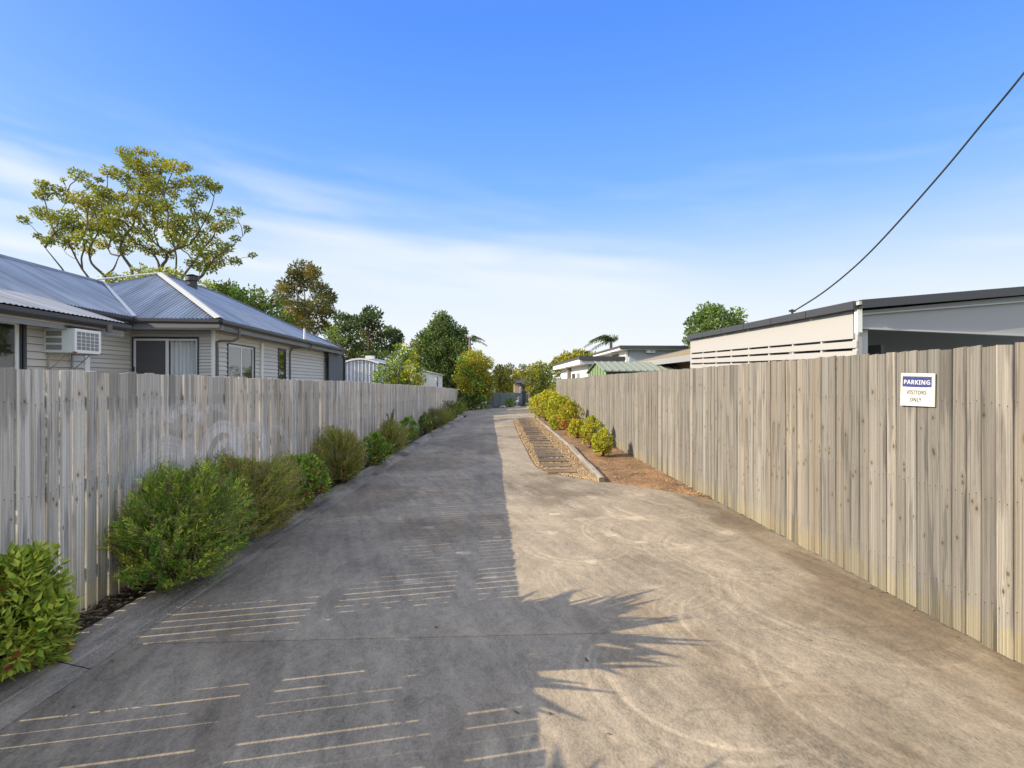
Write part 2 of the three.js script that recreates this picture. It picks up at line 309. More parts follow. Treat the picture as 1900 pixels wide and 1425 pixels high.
// ---------------------------------------------------------------- timber paling fences
const PLANKS = 16, RAILS = [0.28, 0.93, 1.52];
const woodT = texture(2048, 1024, (u, v, i, j) => {
  const k = Math.floor(u * PLANKS), a = (u * PLANKS - k), x = a * 0.1, y = v * 1.9, r = rng(900 + k);
  const tone = 0.8 + 0.4 * r(), warm = r();
  let dx = 0, knot = 0, halo = 0;
  for (let q = 0; q < 3; q++) {
    const ky = 0.15 + 1.6 * r(), kx = 0.02 + 0.06 * r(), s = 0.006 + 0.007 * r(), ex = (x - kx), ey = (y - ky) / 1.7, d = Math.hypot(ex, ey), on = r() < 0.75 ? 1 : 0.2;
    dx += on * Math.sign(ex || 1) * 0.010 * Math.exp(-d * d / (s * s * 9));
    knot = Math.max(knot, on * smooth(s, s * 0.5, d)); halo = Math.max(halo, on * smooth(s * 2.6, s, d));
  }
  const gx = (x - dx) * 1000;
  const g1 = vn(gx * 0.16 + k * 31, y * 1.1 + k * 7), g2 = vn(gx * 0.42 + k * 13, y * 1.6 + 50), g3 = vn(gx * 1.3 + k * 5, y * 4 + 90);
  const smear = fbm(x * 22 + k * 9, y * 1.8 + k * 3, 4), fleck = vn(gx * 0.9, y * 60);
  let t = 0.30 * tone * (1 + 0.42 * (g1 - 0.5) + 0.6 * (g2 - 0.5) + 0.36 * (g3 - 0.5) + 0.16 * (fleck - 0.5));
  t *= 1 - 0.38 * smooth(0.52, 0.72, smear);
  const crack = smooth(0.9, 0.96, vn(gx * 0.35 + 77 + k * 3, y * 0.8 + k)) * smooth(0.5, 0.7, vn(k * 3.3, y * 2.1));
  t *= 1 - 0.6 * crack;
  t *= 1 - 0.55 * knot - 0.12 * halo;
  for (const h of RAILS) for (const nx of [0.028, 0.074]) { const ex = x - nx - 0.004 * Math.sin(k * 9 + h), ey = y - h - 0.012 * Math.sin(k * 5 + nx * 99); if (Math.hypot(ex, ey) < 0.004) t *= 0.28; else if (ey < 0 && ey > -0.09 && Math.abs(ex + 0.002 * Math.sin(ey * 90)) < 0.0035 * (1 + ey * 8)) t *= 0.72 + 0.2 * vn(y * 150, k); }
  const tan = 0.3 * warm + 0.7 * halo * (1 - knot);
  // soil splashed up from the ground, in ragged blots
  const sp = smooth(0.40, 0.56, fbm(x * 30 + k * 5, y * 14 + 40, 4) + 0.30 * smooth(0.22, 0.02, y) - 0.26 * smooth(0.12, 0.3, y)), mud = y < 0.32 ? sp * 0.75 : 0;
  t *= 1 + 0.1 * mud;
  return [t * (1 + 0.05 * tan), t * lerp(0.955, 0.90, tan) * (1 - 0.05 * mud), t * lerp(0.90, 0.72, tan) * (1 - 0.3 * mud)];
});
const woodB = asBump(woodT);
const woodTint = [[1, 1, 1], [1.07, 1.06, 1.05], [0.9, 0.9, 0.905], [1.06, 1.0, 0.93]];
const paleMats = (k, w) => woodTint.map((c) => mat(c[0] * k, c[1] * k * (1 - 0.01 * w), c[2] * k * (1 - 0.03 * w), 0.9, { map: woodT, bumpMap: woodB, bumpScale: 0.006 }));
const mPaleLifted = paleMats(1.72, 3.8), mPaleLowered = paleMats(0.54, 1);  // same wood; tone lifted to lighten the shaded fence, lowered on the sunlit one
const mRail = mat(0.26, 0.23, 0.19, 0.9);
const mMetalDark = mat(0.05, 0.05, 0.055, 0.5, { metalness: 0.4 });
// a paling in its own axes: x across, y up, z out to the driveway; chamfered, a little bowed, cut a little off square
function palingShape(k, flip, H, seed) {
  const r = rng(seed), n = 3, w = 0.05, t = 0.016, c = 0.004, bow = (r() - 0.5) * 0.012, cup = (r() - 0.5) * 0.004, slant = (r() - 0.5) * 0.010;
  const sec = [[-w, 0], [-w, t - c], [-w + c, t], [0, t + cup], [w - c, t], [w, t - c], [w, 0]], N = sec.length;
  const pos = [], uv = [], idx = [];
  for (let j = 0; j <= n; j++) for (const [x, z] of sec) {
    const f = j / n, y = f * (H + (j === n ? slant * x / w : 0));
    pos.push(x, y, z + bow * 4 * f * (1 - f)); const a = (x / w * (flip ? -1 : 1) * 0.47 + 0.5); uv.push((k + a) / PLANKS, y / 1.9);
  }
  for (let j = 0; j < n; j++) for (let i = 0; i < N; i++) { const a = j * N + i, b = j * N + (i + 1) % N; idx.push(a, a + N, b, b, a + N, b + N); }
  for (let i = 1; i < N - 1; i++) { idx.push(n * N, n * N + i + 1, n * N + i); idx.push(0, i, i + 1); }
  const g = new THREE.BufferGeometry();
  g.setAttribute('position', new THREE.Float32BufferAttribute(pos, 3)); g.setAttribute('uv', new THREE.Float32BufferAttribute(uv, 2)); g.setIndex(idx);
  const f = g.toNonIndexed(); f.computeVertexNormals(); f.userData.local = true;
  return f;
}
// side: +1 for the fence whose palings face +X (the shaded one), -1 for the one that faces -X
function palingFence({ label, side, X, base, D0, D1, apart, H, gap, seed, topWave }) {
  const t = thing('paling_fence', label, 'fence'), r = rng(seed), shapes = [], mPale = side > 0 ? mPaleLifted : mPaleLowered;
  for (let k = 0; k < PLANKS; k++) for (const f of [false, true]) shapes.push(palingShape(k, f, H, seed * 50 + k * 2 + (f ? 1 : 0)));
  const far = [[], [], [], []]; let D = D0, run = 0.5;
  const M = new THREE.Matrix4(), q = new THREE.Quaternion(), e = new THREE.Euler();
  while (D < D1) {
    run = clamp(run + (r() - 0.5) * 0.5);
    const w = 0.094 + 0.012 * r(), g = gap(r, D), c = D + w / 2, turn = Math.atan((X(c + 0.5) - X(c - 0.5)));
    const s = shapes[Math.floor(r() * shapes.length)], m = Math.min(3, Math.floor(r() * 2.2 + run * 2));
    e.set((r() - 0.5) * 0.004, side * (Math.PI / 2) + (side > 0 ? -turn : -turn) + (r() - 0.5) * 0.04, (r() - 0.5) * (side > 0 ? 0.002 : 0.006)); q.setFromEuler(e);
    M.compose(V(X(c) - side * 0.008 + side * 0.008 * r(), base(c) + 0.012 + 0.013 * (r() - 0.5) + topWave * (vn(c * 0.35, seed) - 0.5), c), q, new THREE.Vector3(w / 0.1, 1, 1));
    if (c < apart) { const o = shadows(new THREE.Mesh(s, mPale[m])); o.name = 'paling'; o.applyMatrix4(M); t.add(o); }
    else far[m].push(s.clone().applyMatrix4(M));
    D += w + g;
  }
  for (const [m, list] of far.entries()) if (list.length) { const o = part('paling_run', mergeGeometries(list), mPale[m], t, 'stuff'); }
  const back = (c) => X(c) - side * 0.03;
  for (let a = D0; a < D1 - 0.1; a += 2.4) {
    const b = Math.min(a + 2.4, D1);
    for (const h of RAILS) part('rail', bar(V(back(a), base(a) + h, a), V(back(b), base(b) + h, b), 0.038, 0.075), mRail, t);
    part('post', box(0.1, H + 0.1, 0.1, X(a + 0.3) - side * 0.1, base(a) + H / 2 - 0.1, -(a + 0.3)), mRail, t);
  }
  return t;
}
const baseL = (D) => ground(-2.9, D) + 0.03;
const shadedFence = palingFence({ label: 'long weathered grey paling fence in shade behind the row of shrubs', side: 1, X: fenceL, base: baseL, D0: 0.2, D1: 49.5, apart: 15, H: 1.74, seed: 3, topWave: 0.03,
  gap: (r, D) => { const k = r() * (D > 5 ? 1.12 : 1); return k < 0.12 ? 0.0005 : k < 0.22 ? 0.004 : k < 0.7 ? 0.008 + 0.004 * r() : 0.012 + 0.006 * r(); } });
const baseR = (D) => ground(3.1, D) + 0.0;
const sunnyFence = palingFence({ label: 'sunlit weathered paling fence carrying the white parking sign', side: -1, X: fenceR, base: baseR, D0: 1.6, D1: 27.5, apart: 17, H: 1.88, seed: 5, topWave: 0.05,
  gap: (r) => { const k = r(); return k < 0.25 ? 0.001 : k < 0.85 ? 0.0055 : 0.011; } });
// pale arcs left on the shaded palings by a pressure cleaner, and soil splashed up the foot of the sunny ones: real marks with outlines
{
  const W = 1024, H = 512, c = document.createElement('canvas'); c.width = W; c.height = H; const g = c.getContext('2d'), r = rng(77);
  const D0 = 3.6, D1 = 8.2, Y0 = 0.2, Y1 = 1.75, xx = (D) => (D - D0) / (D1 - D0) * W, yy = (y) => H - (y - Y0) / (Y1 - Y0) * H;
  const arc = (D, y, R, a0, a1, n, spread, al) => { for (let k = 0; k < n; k++) { g.strokeStyle = 'rgba(255,255,255,' + (al * 0.8 * (0.4 + r())).toFixed(3) + ')'; g.lineWidth = 10 + 44 * r(); g.lineCap = 'round'; const rr = R + spread * (r() - 0.5); g.beginPath(); g.ellipse(xx(D + 0.05 * r()), yy(y + 0.04 * r()), rr * W / (D1 - D0), rr * H / (Y1 - Y0), 0, a0 + 0.2 * (r() - 0.5), a1 + 0.2 * (r() - 0.5)); g.stroke(); } };
  arc(5.75, 0.78, 0.60, Math.PI * 1.05, Math.PI * 1.85, 3, 0.05, 0.30); arc(5.9, 0.74, 0.42, Math.PI * 1.0, Math.PI * 1.9, 4, 0.08, 0.28); arc(6.0, 0.66, 0.30, Math.PI, Math.PI * 2, 12, 0.2, 0.20); arc(4.9, 0.55, 0.5, Math.PI * 1.05, Math.PI * 1.75, 9, 0.25, 0.13); arc(4.7, 0.6, 0.75, Math.PI * 1.2, Math.PI * 1.7, 5, 0.15, 0.12); arc(6.6, 0.7, 0.4, Math.PI * 1.2, Math.PI * 2, 6, 0.14, 0.18); arc(5.2, 1.05, 0.35, Math.PI * 1.3, Math.PI * 1.8, 3, 0.06, 0.2); arc(7.3, 0.6, 0.5, Math.PI * 1.1, Math.PI * 1.8, 4, 0.2, 0.12);
  const px = g.getImageData(0, 0, W, H).data;
  const washT = texture(W, H, (u, v, i, j) => { const o = ((H - 1 - j) * W + i) * 4, n = vn(i * 0.12, j * 0.015) * 0.7 + 0.5 * vn(i * 0.6, j * 0.3); return [0.74, 0.69, 0.64, clamp(px[o + 3] / 255 * (vn(i * 0.5, j * 0.012) * 1.0 + 0.5 * n - 0.08) * 1.75)]; });
  const mWash = mat(1, 1, 1, 0.95, { map: washT, transparent: true });
  part('wash_marks', sheet(1, 40, (i, j) => { const D = lerp(D0, D1, j), y = lerp(Y0, Y1, i); return V(fenceL(D) + 0.0235, baseL(D) + y, D); }, (p, i, j) => [j, i]), mWash, shadedFence);
}

// ---------------------------------------------------------------- parking sign on the sunny fence
{
  const W = 512, H = 496, c = document.createElement('canvas'); c.width = W; c.height = H; const g = c.getContext('2d'), r = rng(5);
  g.fillStyle = '#f4f3f0'; g.fillRect(0, 0, W, H);
  g.fillStyle = '#3c4a94'; g.fillRect(28, 58, 440, 148); g.fillStyle = '#2c3566'; g.fillRect(28, 48, 452, 9);
  for (let k = 0; k < 60; k++) { g.fillStyle = 'rgba(' + (r() < 0.5 ? '230,232,245,' : '90,104,170,') + (0.1 + 0.3 * r()).toFixed(2) + ')'; g.fillRect(28 + 430 * r(), 60 + 140 * r(), 8 + 50 * r(), 2 + 4 * r()); }
  g.fillStyle = '#f6f6f8'; g.textAlign = 'center'; g.textBaseline = 'middle'; g.font = 'bold 92px sans-serif'; const word = (s, x, y, w) => { const k = Math.min(1.6, w / g.measureText(s).width); g.save(); g.translate(x, y); g.scale(k, 1); g.fillText(s, 0, 0); g.restore(); }; word('PARKING', 248, 134, 410);
  g.fillStyle = '#26262c'; g.font = 'bold 84px sans-serif'; word('VISITORS', 248, 288, 300); word('ONLY', 240, 400, 170);
  g.fillStyle = '#f4f3f0'; for (let k = 0; k < 40; k++) g.fillRect(110 + 280 * r(), 255 + 180 * r(), 2 + 10 * r(), 2 + 2 * r());     // flaked lettering
  g.fillStyle = '#55545a'; for (const [x, y] of [[14, 450], [112, 448], [468, 52]]) { g.beginPath(); g.arc(x, y, 5, 0, 7); g.fill(); }
  const t = new THREE.CanvasTexture(c); t.colorSpace = THREE.SRGBColorSpace;
  const X = fenceR(4) - 0.034, q = [[1670, 752], [1734, 755], [1735, 693], [1672, 692]].map(([x, y]) => onX(x, y, X));
  const s = thing('parking_sign', 'small white parking sign for visitors with a blue band, nailed to the sunny fence', 'sign', q[0].clone());
  const f = new THREE.BufferGeometry().setAttribute('position', new THREE.Float32BufferAttribute([0, 1, 2, 0, 2, 3].flatMap((k) => q[k].toArray()), 3)); f.setAttribute('uv', new THREE.Float32BufferAttribute([0, 0, 1, 0, 1, 1, 0, 0, 1, 1, 0, 1], 2)); f.computeVertexNormals();
  const tmp = f.attributes.normal.getX(0); if (tmp > 0) { f.index = null; const p = f.attributes.normal; for (let i = 0; i < p.count; i++) p.setXYZ(i, -p.getX(i), -p.getY(i), -p.getZ(i)); }
  part('printed_face', f, new THREE.MeshStandardMaterial({ color: rgb(0.5, 0.5, 0.5), map: t, roughness: 0.6 }), s);
  part('sign_plate', plate(q.map((p) => p.clone().add(new THREE.Vector3(0.001, 0, 0))), 0.005, new THREE.Vector3(-1, 0, 0)), mat(0.42, 0.42, 0.41, 0.6), s);
}

// ---------------------------------------------------------------- gravel, stepping sleepers, timber edging
{
  const r = rng(12), geo = new THREE.IcosahedronGeometry(0.5, 0), N = 15000, o = new THREE.InstancedMesh(geo, mat(1, 1, 1, 0.85), N), M = new THREE.Matrix4(), q = new THREE.Quaternion(), e = new THREE.Euler(), col = new THREE.Color();
  for (let k = 0; k < N; k++) {
    let D, X;
    do { D = 9.15 + 17 * Math.pow(r(), 1.9); const a = Math.max(driveR(D) + 0.03, 0.97), b = timberX(D) - 0.07; X = lerp(a, b, r()); } while (X < driveR(D) + 0.01);
    const s = 0.016 + 0.026 * r() + D * 0.0004; e.set(r() * 6, r() * 6, r() * 6); q.setFromEuler(e);
    M.compose(V(X, ground(X, D) + 0.002 + 0.016 * r(), D), q, new THREE.Vector3(s, s * (0.5 + 0.3 * r()), s * (0.7 + 0.5 * r()))); o.setMatrixAt(k, M);
    const t = 0.5 + 0.9 * r(), w = r(); o.setColorAt(k, col.setRGB(0.29 * t, lerp(0.185, 0.225, w) * t, lerp(0.085, 0.14, w) * t));
  }
  shadows(o); o.name = 'gravel'; tag(o, 'loose tan river gravel round the stepping sleepers', 'gravel', null, 'stuff'); scene.add(o);
}
{
  const r = rng(44), slp = texture(256, 256, (u, v) => { const n = fbm(u * 3, v * 40, 4), m = fbm(u * 5 + 9, v * 5, 3), t = 0.5 + 0.8 * (n - 0.5) + 0.6 * (m - 0.5); return [0.24 * t, 0.17 * t, 0.105 * t]; });
  const ms = [mat(1, 1, 1, 0.9, { map: slp, bumpMap: asBump(slp), bumpScale: 0.008 }), mat(1.25, 1.2, 1.1, 0.9, { map: slp }), mat(0.8, 0.8, 0.82, 0.9, { map: slp })];
  let k = 0;
  for (let D = 10.12; D < 25.9; D += 0.66 + 0.1 * r()) {
    const X = 1.34 + (D - 10) * 0.020 + 0.03 * (r() - 0.5), w = 0.55 + 0.05 * r(), l = 0.40 + 0.06 * r(), g = box(w, 0.05, l, 0, 0, 0, (r() - 0.5) * 0.12, 0.006);
    const at = V(X, ground(X, D) + 0.012 + 0.006 * r(), D), o = shadows(new THREE.Mesh(g, ms[Math.floor(r() * 3)]));
    o.name = numbered('stepping_sleeper'); o.position.copy(at); k++;
    const ord = ['first', 'second', 'third', 'fourth', 'fifth', 'sixth', 'seventh', 'eighth', 'ninth', 'tenth', 'eleventh', 'twelfth', 'thirteenth', 'fourteenth', 'fifteenth', 'sixteenth', 'seventeenth', 'eighteenth', 'nineteenth', 'twentieth', 'twenty-first', 'twenty-second', 'twenty-third', 'twenty-fourth', 'twenty-fifth'];
    tag(o, (ord[k - 1] ?? 'last') + ' dark timber stepping sleeper in the gravel, counted from the camera end', 'stepping stone', 'stepping sleepers set across the gravel strip'); scene.add(o);
  }
}
const mEdge = mat(0.75, 0.70, 0.64, 0.9, { map: woodT, bumpMap: woodB, bumpScale: 0.004 });
function edging(D0, D1, label, h) {
  const n = 8, w = 0.048, g = sheet(n, 8, (i, j) => { const D = lerp(D0, D1, i), c = [[-w, -0.08], [-w, h - 0.01], [-w + 0.01, h], [0, h + 0.003], [w - 0.01, h], [w, h - 0.01], [w, -0.08], [0, -0.08], [-w, -0.08]][Math.round(j * 8)]; const X = timberX(D) + c[0]; return V(X, ground(X, D) + c[1] + 0.01 * Math.sin(D * 2), D); }, (p, i, j) => [(3 + j) / PLANKS, i * 1.6]).toNonIndexed(); g.computeVertexNormals();
  const cap = (D) => { const c = timberX(D); return plate([V(c - w, ground(c, D) - 0.08, D), V(c + w, ground(c, D) - 0.08, D), V(c + w, ground(c, D) + h - 0.01 + 0.01 * Math.sin(D * 2), D), V(c - w, ground(c, D) + h - 0.01 + 0.01 * Math.sin(D * 2), D)], 0.004, new THREE.Vector3(0, 0, D === D0 ? 1 : -1)); };
  const o = part('timber_edging', [g, cap(D0), cap(D1)], mEdge, scene); tag(o, label, 'garden edging', 'timber edging of the sunny garden bed');
}
edging(9.05, 14.15, 'thick grey timber edging between gravel and soil, the piece nearer the camera', 0.085);
edging(14.25, 26.0, 'long thin timber edging between gravel and soil, the far piece', 0.055);
{ const a = V(1.2, ground(1.5, 26.3) + 0.06, 26.22), b = V(2.5, ground(2.5, 26.3) + 0.06, 26.3); const o = part('timber_edging', bar(V(2.2, a.y, 26.25), V(3.0, a.y + 0.03, 26.3), 0.1, 0.16), mEdge, scene); tag(o, 'short timber log across the far end of the sunny garden bed', 'garden edging', 'timber edging of the sunny garden bed'); }

// ---------------------------------------------------------------- foliage
// leaves collect into flat arrays: a leaf is a rhombus folded along its middle
class Leaves {
  constructor() { this.p = []; this.n = []; this.c = []; }
  add(at, dir, side, len, wid, col, fold = 0.25) {
    const up = new THREE.Vector3().crossVectors(dir, side).normalize(), a = at, m = at.clone().addScaledVector(dir, len * 0.45), tip = at.clone().addScaledVector(dir, len).addScaledVector(up, -len * 0.12);
    const l = m.clone().addScaledVector(side, wid / 2).addScaledVector(up, wid * fold), r = m.clone().addScaledVector(side, -wid / 2).addScaledVector(up, wid * fold);
    for (const [x, y, z] of [[a, l, tip], [a, tip, r]]) { this.p.push(x.x, x.y, x.z, y.x, y.y, y.z, z.x, z.y, z.z); for (let k = 0; k < 3; k++) this.c.push(col[0], col[1], col[2]); }
  }
  geometry() { const g = new THREE.BufferGeometry(); g.setAttribute('position', new THREE.Float32BufferAttribute(this.p, 3)); g.setAttribute('color', new THREE.Float32BufferAttribute(this.c, 3)); g.computeVertexNormals(); return g; }
}
const leafMat = (t = 0.3, rough = 0.6) => new THREE.MeshPhysicalMaterial({ vertexColors: true, roughness: rough, transmission: t, thickness: 0, side: THREE.DoubleSide, specularIntensity: 0.3 });
const mLeaf = leafMat(0.35, 0.9), mLeafGloss = leafMat(0.22, 0.75), mFine = leafMat(0.25, 0.95);
const mBark = mat(0.11, 0.085, 0.065, 0.95), mBarkPale = mat(0.2, 0.17, 0.14, 0.9), mTwig = mat(0.09, 0.05, 0.03, 0.95);
function rdir(r) { const z = 2 * r() - 1, a = 6.2832 * r(), s = Math.sqrt(1 - z * z); return new THREE.Vector3(s * Math.cos(a), z, s * Math.sin(a)); }
function across(d, r) { const v = rdir(r).cross(d); return v.lengthSq() < 1e-6 ? new THREE.Vector3(1, 0, 0) : v.normalize(); }
const BRIGHT = 1.75, pick = (list, r) => { const c = list[Math.floor(r() * list.length)], t = 0.75 + 0.5 * r(); return [c[0] * t * BRIGHT, c[1] * t * BRIGHT, c[2] * t * BRIGHT * (0.9 + 0.2 * r())]; };
const GREEN = [[0.085, 0.15, 0.022], [0.11, 0.19, 0.026], [0.14, 0.205, 0.03], [0.065, 0.12, 0.022]], LIME = [[0.19, 0.24, 0.03], [0.23, 0.26, 0.035]], RED = [[0.24, 0.085, 0.03], [0.2, 0.06, 0.035], [0.27, 0.14, 0.04]], OLIVE = [[0.18, 0.205, 0.036], [0.23, 0.24, 0.042], [0.11, 0.15, 0.028], [0.27, 0.23, 0.06]];  // OLIVE tones are lifted in colour to lighten shrubs standing in shade
// broad-leaved shrub of leaflet sprays; w across X, l along D
function leafyShrub(name, label, category, group, at, w, l, h, seed, { sprays = 420, leaf = 0.055, palette = GREEN, accent = [], accentShare = 0, low = 0, lump = 0.3, gloss = true } = {}) {
  const t = thing(name, label, category, at, 0, group), r = rng(seed), L = new Leaves(), stems = [];
  const up = new THREE.Vector3(0, 1, 0);
  for (let k = 0; k < sprays; k++) {
    const d = rdir(r); if (d.y < -0.9) d.y *= -1;
    const bump = 1 + lump * (vn(d.x * 2.2 + seed, d.z * 2.2 + d.y * 2) - 0.5) * 2, f = (k % 3 ? 1 : 0.45 + 0.5 * r()) * bump * (0.92 + 0.12 * r());
    const c = new THREE.Vector3(d.x * w / 2 * f, h * 0.52 + d.y * h * 0.48 * f, d.z * l / 2 * f); if (c.y < low + 0.02) continue;
    const out = d.clone().multiplyScalar(0.8).add(up.clone().multiplyScalar(0.5)).add(rdir(r).multiplyScalar(0.5)).normalize(), n = 5 + Math.floor(r() * 4);
    const isAcc = r() < accentShare * (c.y < h * 0.4 ? 2 : 0.4), pal = isAcc && accent.length ? accent : r() < 0.22 ? LIME : palette;
    for (let q = 0; q < n; q++) {
      const a = across(out, r), dir = out.clone().multiplyScalar(0.45 + 0.3 * r()).add(a.clone().multiplyScalar(0.9)).normalize(), base = c.clone().addScaledVector(out, (q / n - 0.5) * leaf * 1.2).addScaledVector(a, leaf * 0.15); dir.y += 0.12; dir.normalize();
      L.add(base, dir, across(dir, r).lerp(new THREE.Vector3().crossVectors(dir, up), 0.75).normalize(), leaf * (0.75 + 0.5 * r()), leaf * (0.44 + 0.14 * r()), pick(pal, r), 0.12);
    }
    if (k % 14 === 0) stems.push(tube([new THREE.Vector3((r() - 0.5) * w * 0.15, -0.03, (r() - 0.5) * l * 0.15), new THREE.Vector3(c.x * 0.35, c.y * 0.5, c.z * 0.35), c], 0.007, 0.003, 4));
  }
  const f = L.geometry(); f.userData.local = true; part('foliage', f, gloss ? mLeafGloss : mLeaf, t);
  const s = mergeGeometries(stems); s.userData.local = true; part('stems', s, mTwig, t);
  return t;
}
// fine-leaved shrub of feathery upright twigs
function featheryShrub(name, label, category, group, at, w, l, h, seed, { twigs = 620, leaf = 0.034, palette = OLIVE, tips = [[0.16, 0.12, 0.06], [0.15, 0.14, 0.06]], tipShare = 0.25, lean = 0, sprigs = 0 } = {}) {
  const t = thing(name, label, category, at, 0, group), r = rng(seed), L = new Leaves(), stems = [];
  const up = new THREE.Vector3(0, 1, 0);
  for (let k = 0; k < twigs; k++) {
    const d = rdir(r); if (d.y < -0.8) d.y *= -1;
    const bump = 0.82 + 0.75 * (vn(d.x * 2.1 + seed * 3, d.z * 2.1 + d.y * 2.4) - 0.38), f = bump * (k % 4 === 0 ? 0.6 + 0.3 * r() : 0.9 + 0.2 * r());
    const tip = new THREE.Vector3(d.x * w / 2 * f, h * 0.47 + d.y * h * 0.5 * f, d.z * l / 2 * f); if (tip.y < 0.06) continue;
    const dir = new THREE.Vector3(d.x, d.y * 0.7 + 0.75, d.z + lean).normalize().add(rdir(r).multiplyScalar(0.25)).normalize(), len = (0.16 + 0.14 * r()) * Math.min(1, h / 0.7), base = tip.clone().addScaledVector(dir, -len * 0.8);
    const pal = r() < 0.18 ? tips : palette, n = Math.round(len / leaf * 3.4), tone = pick(pal, r);
    for (let q = 0; q < n; q++) {
      const f2 = (q + r()) / n, a = across(dir, r), ld = dir.clone().multiplyScalar(0.75).add(a.multiplyScalar(0.6)).normalize(), c = f2 > 0.75 && r() < tipShare ? pick(tips, r) : tone.map((x) => x * (0.8 + 0.4 * r()));
      L.add(base.clone().addScaledVector(dir, len * f2), ld, across(ld, r), leaf * (0.8 + 0.6 * r()), leaf * 0.22, c, 0.05);
    }
    if (k % 9 === 0) stems.push(tube([new THREE.Vector3((r() - 0.5) * w * 0.2, -0.03, (r() - 0.5) * l * 0.2), new THREE.Vector3(base.x * 0.6, base.y * 0.6, base.z * 0.6), tip], 0.006, 0.002, 4));
  }
  for (let k = 0; k < sprigs; k++) {
    const b = new THREE.Vector3((r() - 0.5) * 0.1, h * 0.8, (r() - 0.5) * 0.1), e = new THREE.Vector3((r() - 0.3) * 0.25, h * (1.15 + 0.25 * r()), (r() - 0.5) * 0.3); stems.push(tube([b, b.clone().lerp(e, 0.5).add(new THREE.Vector3(0.02, 0, 0)), e], 0.006, 0.003, 4));
    for (let q = 0; q < 40; q++) { const p = b.clone().lerp(e, 0.3 + 0.7 * r()), ld = new THREE.Vector3(r() - 0.5, 0.7, r() - 0.5).normalize(); L.add(p, ld, across(ld, r), 0.07, 0.012, pick(tips, r)); }
  }
  const f = L.geometry(); f.userData.local = true; part('foliage', f, mFine, t);
  const s = mergeGeometries(stems); s.userData.local = true; part('stems', s, mTwig, t);
  return t;
}
const GL = 'shrubs planted along the shaded fence', GR = 'shrubs planted in the sunny garden bed';
// from pixels: centre and base line; bed soil lies a little above the ground
function spot(x, y, dx = 0) { const p = onGround(x, y, 0.045); p.x += dx; return p; }
const onBed = (X, D) => V(X, ground(-2.6, D) + 0.04, D);
leafyShrub('nandina_shrub', 'bright green broad-leaved shrub at the camera end of the shaded bed', 'shrub', GL, onBed(-2.68, 3.1), 0.5, 0.54, 0.60, 101, { sprays: 900, leaf: 0.06, palette: [[0.17, 0.22, 0.026], [0.22, 0.26, 0.03], [0.28, 0.29, 0.04], [0.11, 0.17, 0.022]], accent: RED, accentShare: 0.035, lump: 0.5 });
featheryShrub('bottlebrush_shrub', 'large dark green bushy shrub sprawling from the shaded fence', 'shrub', GL, onBed(-2.66, 4.72), 0.82, 1.2, 0.88, 102, { twigs: 3000, leaf: 0.04, palette: [[0.09, 0.17, 0.024], [0.13, 0.21, 0.028], [0.17, 0.23, 0.032], [0.33, 0.36, 0.045]] });  // palest leaf tone puts flecks of sun and sheen into the colour
featheryShrub('bottlebrush_shrub', 'large olive feathery shrub behind the sprawling dark green one', 'shrub', GL, onBed(-2.64, 5.95), 0.86, 1.25, 0.95, 103, { twigs: 2100, leaf: 0.038, lean: -0.1, tips: [[0.2, 0.13, 0.08], [0.16, 0.13, 0.05], [0.19, 0.16, 0.07]] });
leafyShrub('nandina_shrub', 'round bright green shrub with rusty lower leaves between two olive ones', 'shrub', GL, onBed(-2.58, 7.35), 0.64, 0.66, 0.66, 104, { sprays: 700, leaf: 0.05, palette: [[0.12, 0.19, 0.024], [0.15, 0.22, 0.026], [0.1, 0.16, 0.022]], accent: RED, accentShare: 0.09 });
featheryShrub('bottlebrush_shrub', 'tall olive feathery shrub in the middle of the shaded bed', 'shrub', GL, onBed(-2.46, 9.15), 0.82, 1.1, 0.93, 105, { twigs: 1400, leaf: 0.03 });
leafyShrub('nandina_shrub', 'bright green shrub with orange lower leaves next to the tall olive shrub', 'shrub', GL, onBed(-2.34, 11.3), 0.55, 0.6, 0.66, 106, { sprays: 380, leaf: 0.055, accent: RED, accentShare: 0.12 });
featheryShrub('bottlebrush_shrub', 'olive shrub with thin sprigs standing out of its top', 'shrub', GL, onBed(-2.42, 13.2), 0.72, 0.9, 0.82, 107, { twigs: 850, leaf: 0.034, sprigs: 4 });
leafyShrub('nandina_shrub', 'green shrub tucked behind the olive shrub with sprigs', 'shrub', GL, onBed(-2.36, 15.6), 0.62, 0.75, 0.78, 108, { sprays: 300, leaf: 0.06, palette: [[0.085, 0.16, 0.022], [0.11, 0.19, 0.024]] });
leafyShrub('nandina_shrub', 'dark green shrub just beyond the gap in the shaded row', 'shrub', GL, onBed(-2.26, 19.2), 0.6, 0.75, 0.72, 109, { sprays: 260, leaf: 0.06, palette: [[0.06, 0.1, 0.02], [0.08, 0.12, 0.024]], accent: RED, accentShare: 0.1 });
featheryShrub('bottlebrush_shrub', 'round clipped yellowish shrub past the gap in the shaded row', 'shrub', GL, onBed(-2.2, 21.6), 0.85, 1.0, 0.86, 110, { twigs: 420, leaf: 0.04, palette: [[0.12, 0.13, 0.025], [0.1, 0.11, 0.022]] });
featheryShrub('bottlebrush_shrub', 'olive shrub after the round clipped yellowish one', 'shrub', GL, onBed(-2.1, 24.2), 0.8, 0.9, 0.78, 111, { twigs: 360, leaf: 0.042 });
leafyShrub('nandina_shrub', 'small yellow-green shrub among far olive shrubs by the shaded fence', 'shrub', GL, onBed(-1.95, 26.3), 0.6, 0.6, 0.62, 112, { sprays: 180, leaf: 0.07, palette: [[0.14, 0.16, 0.025]] });
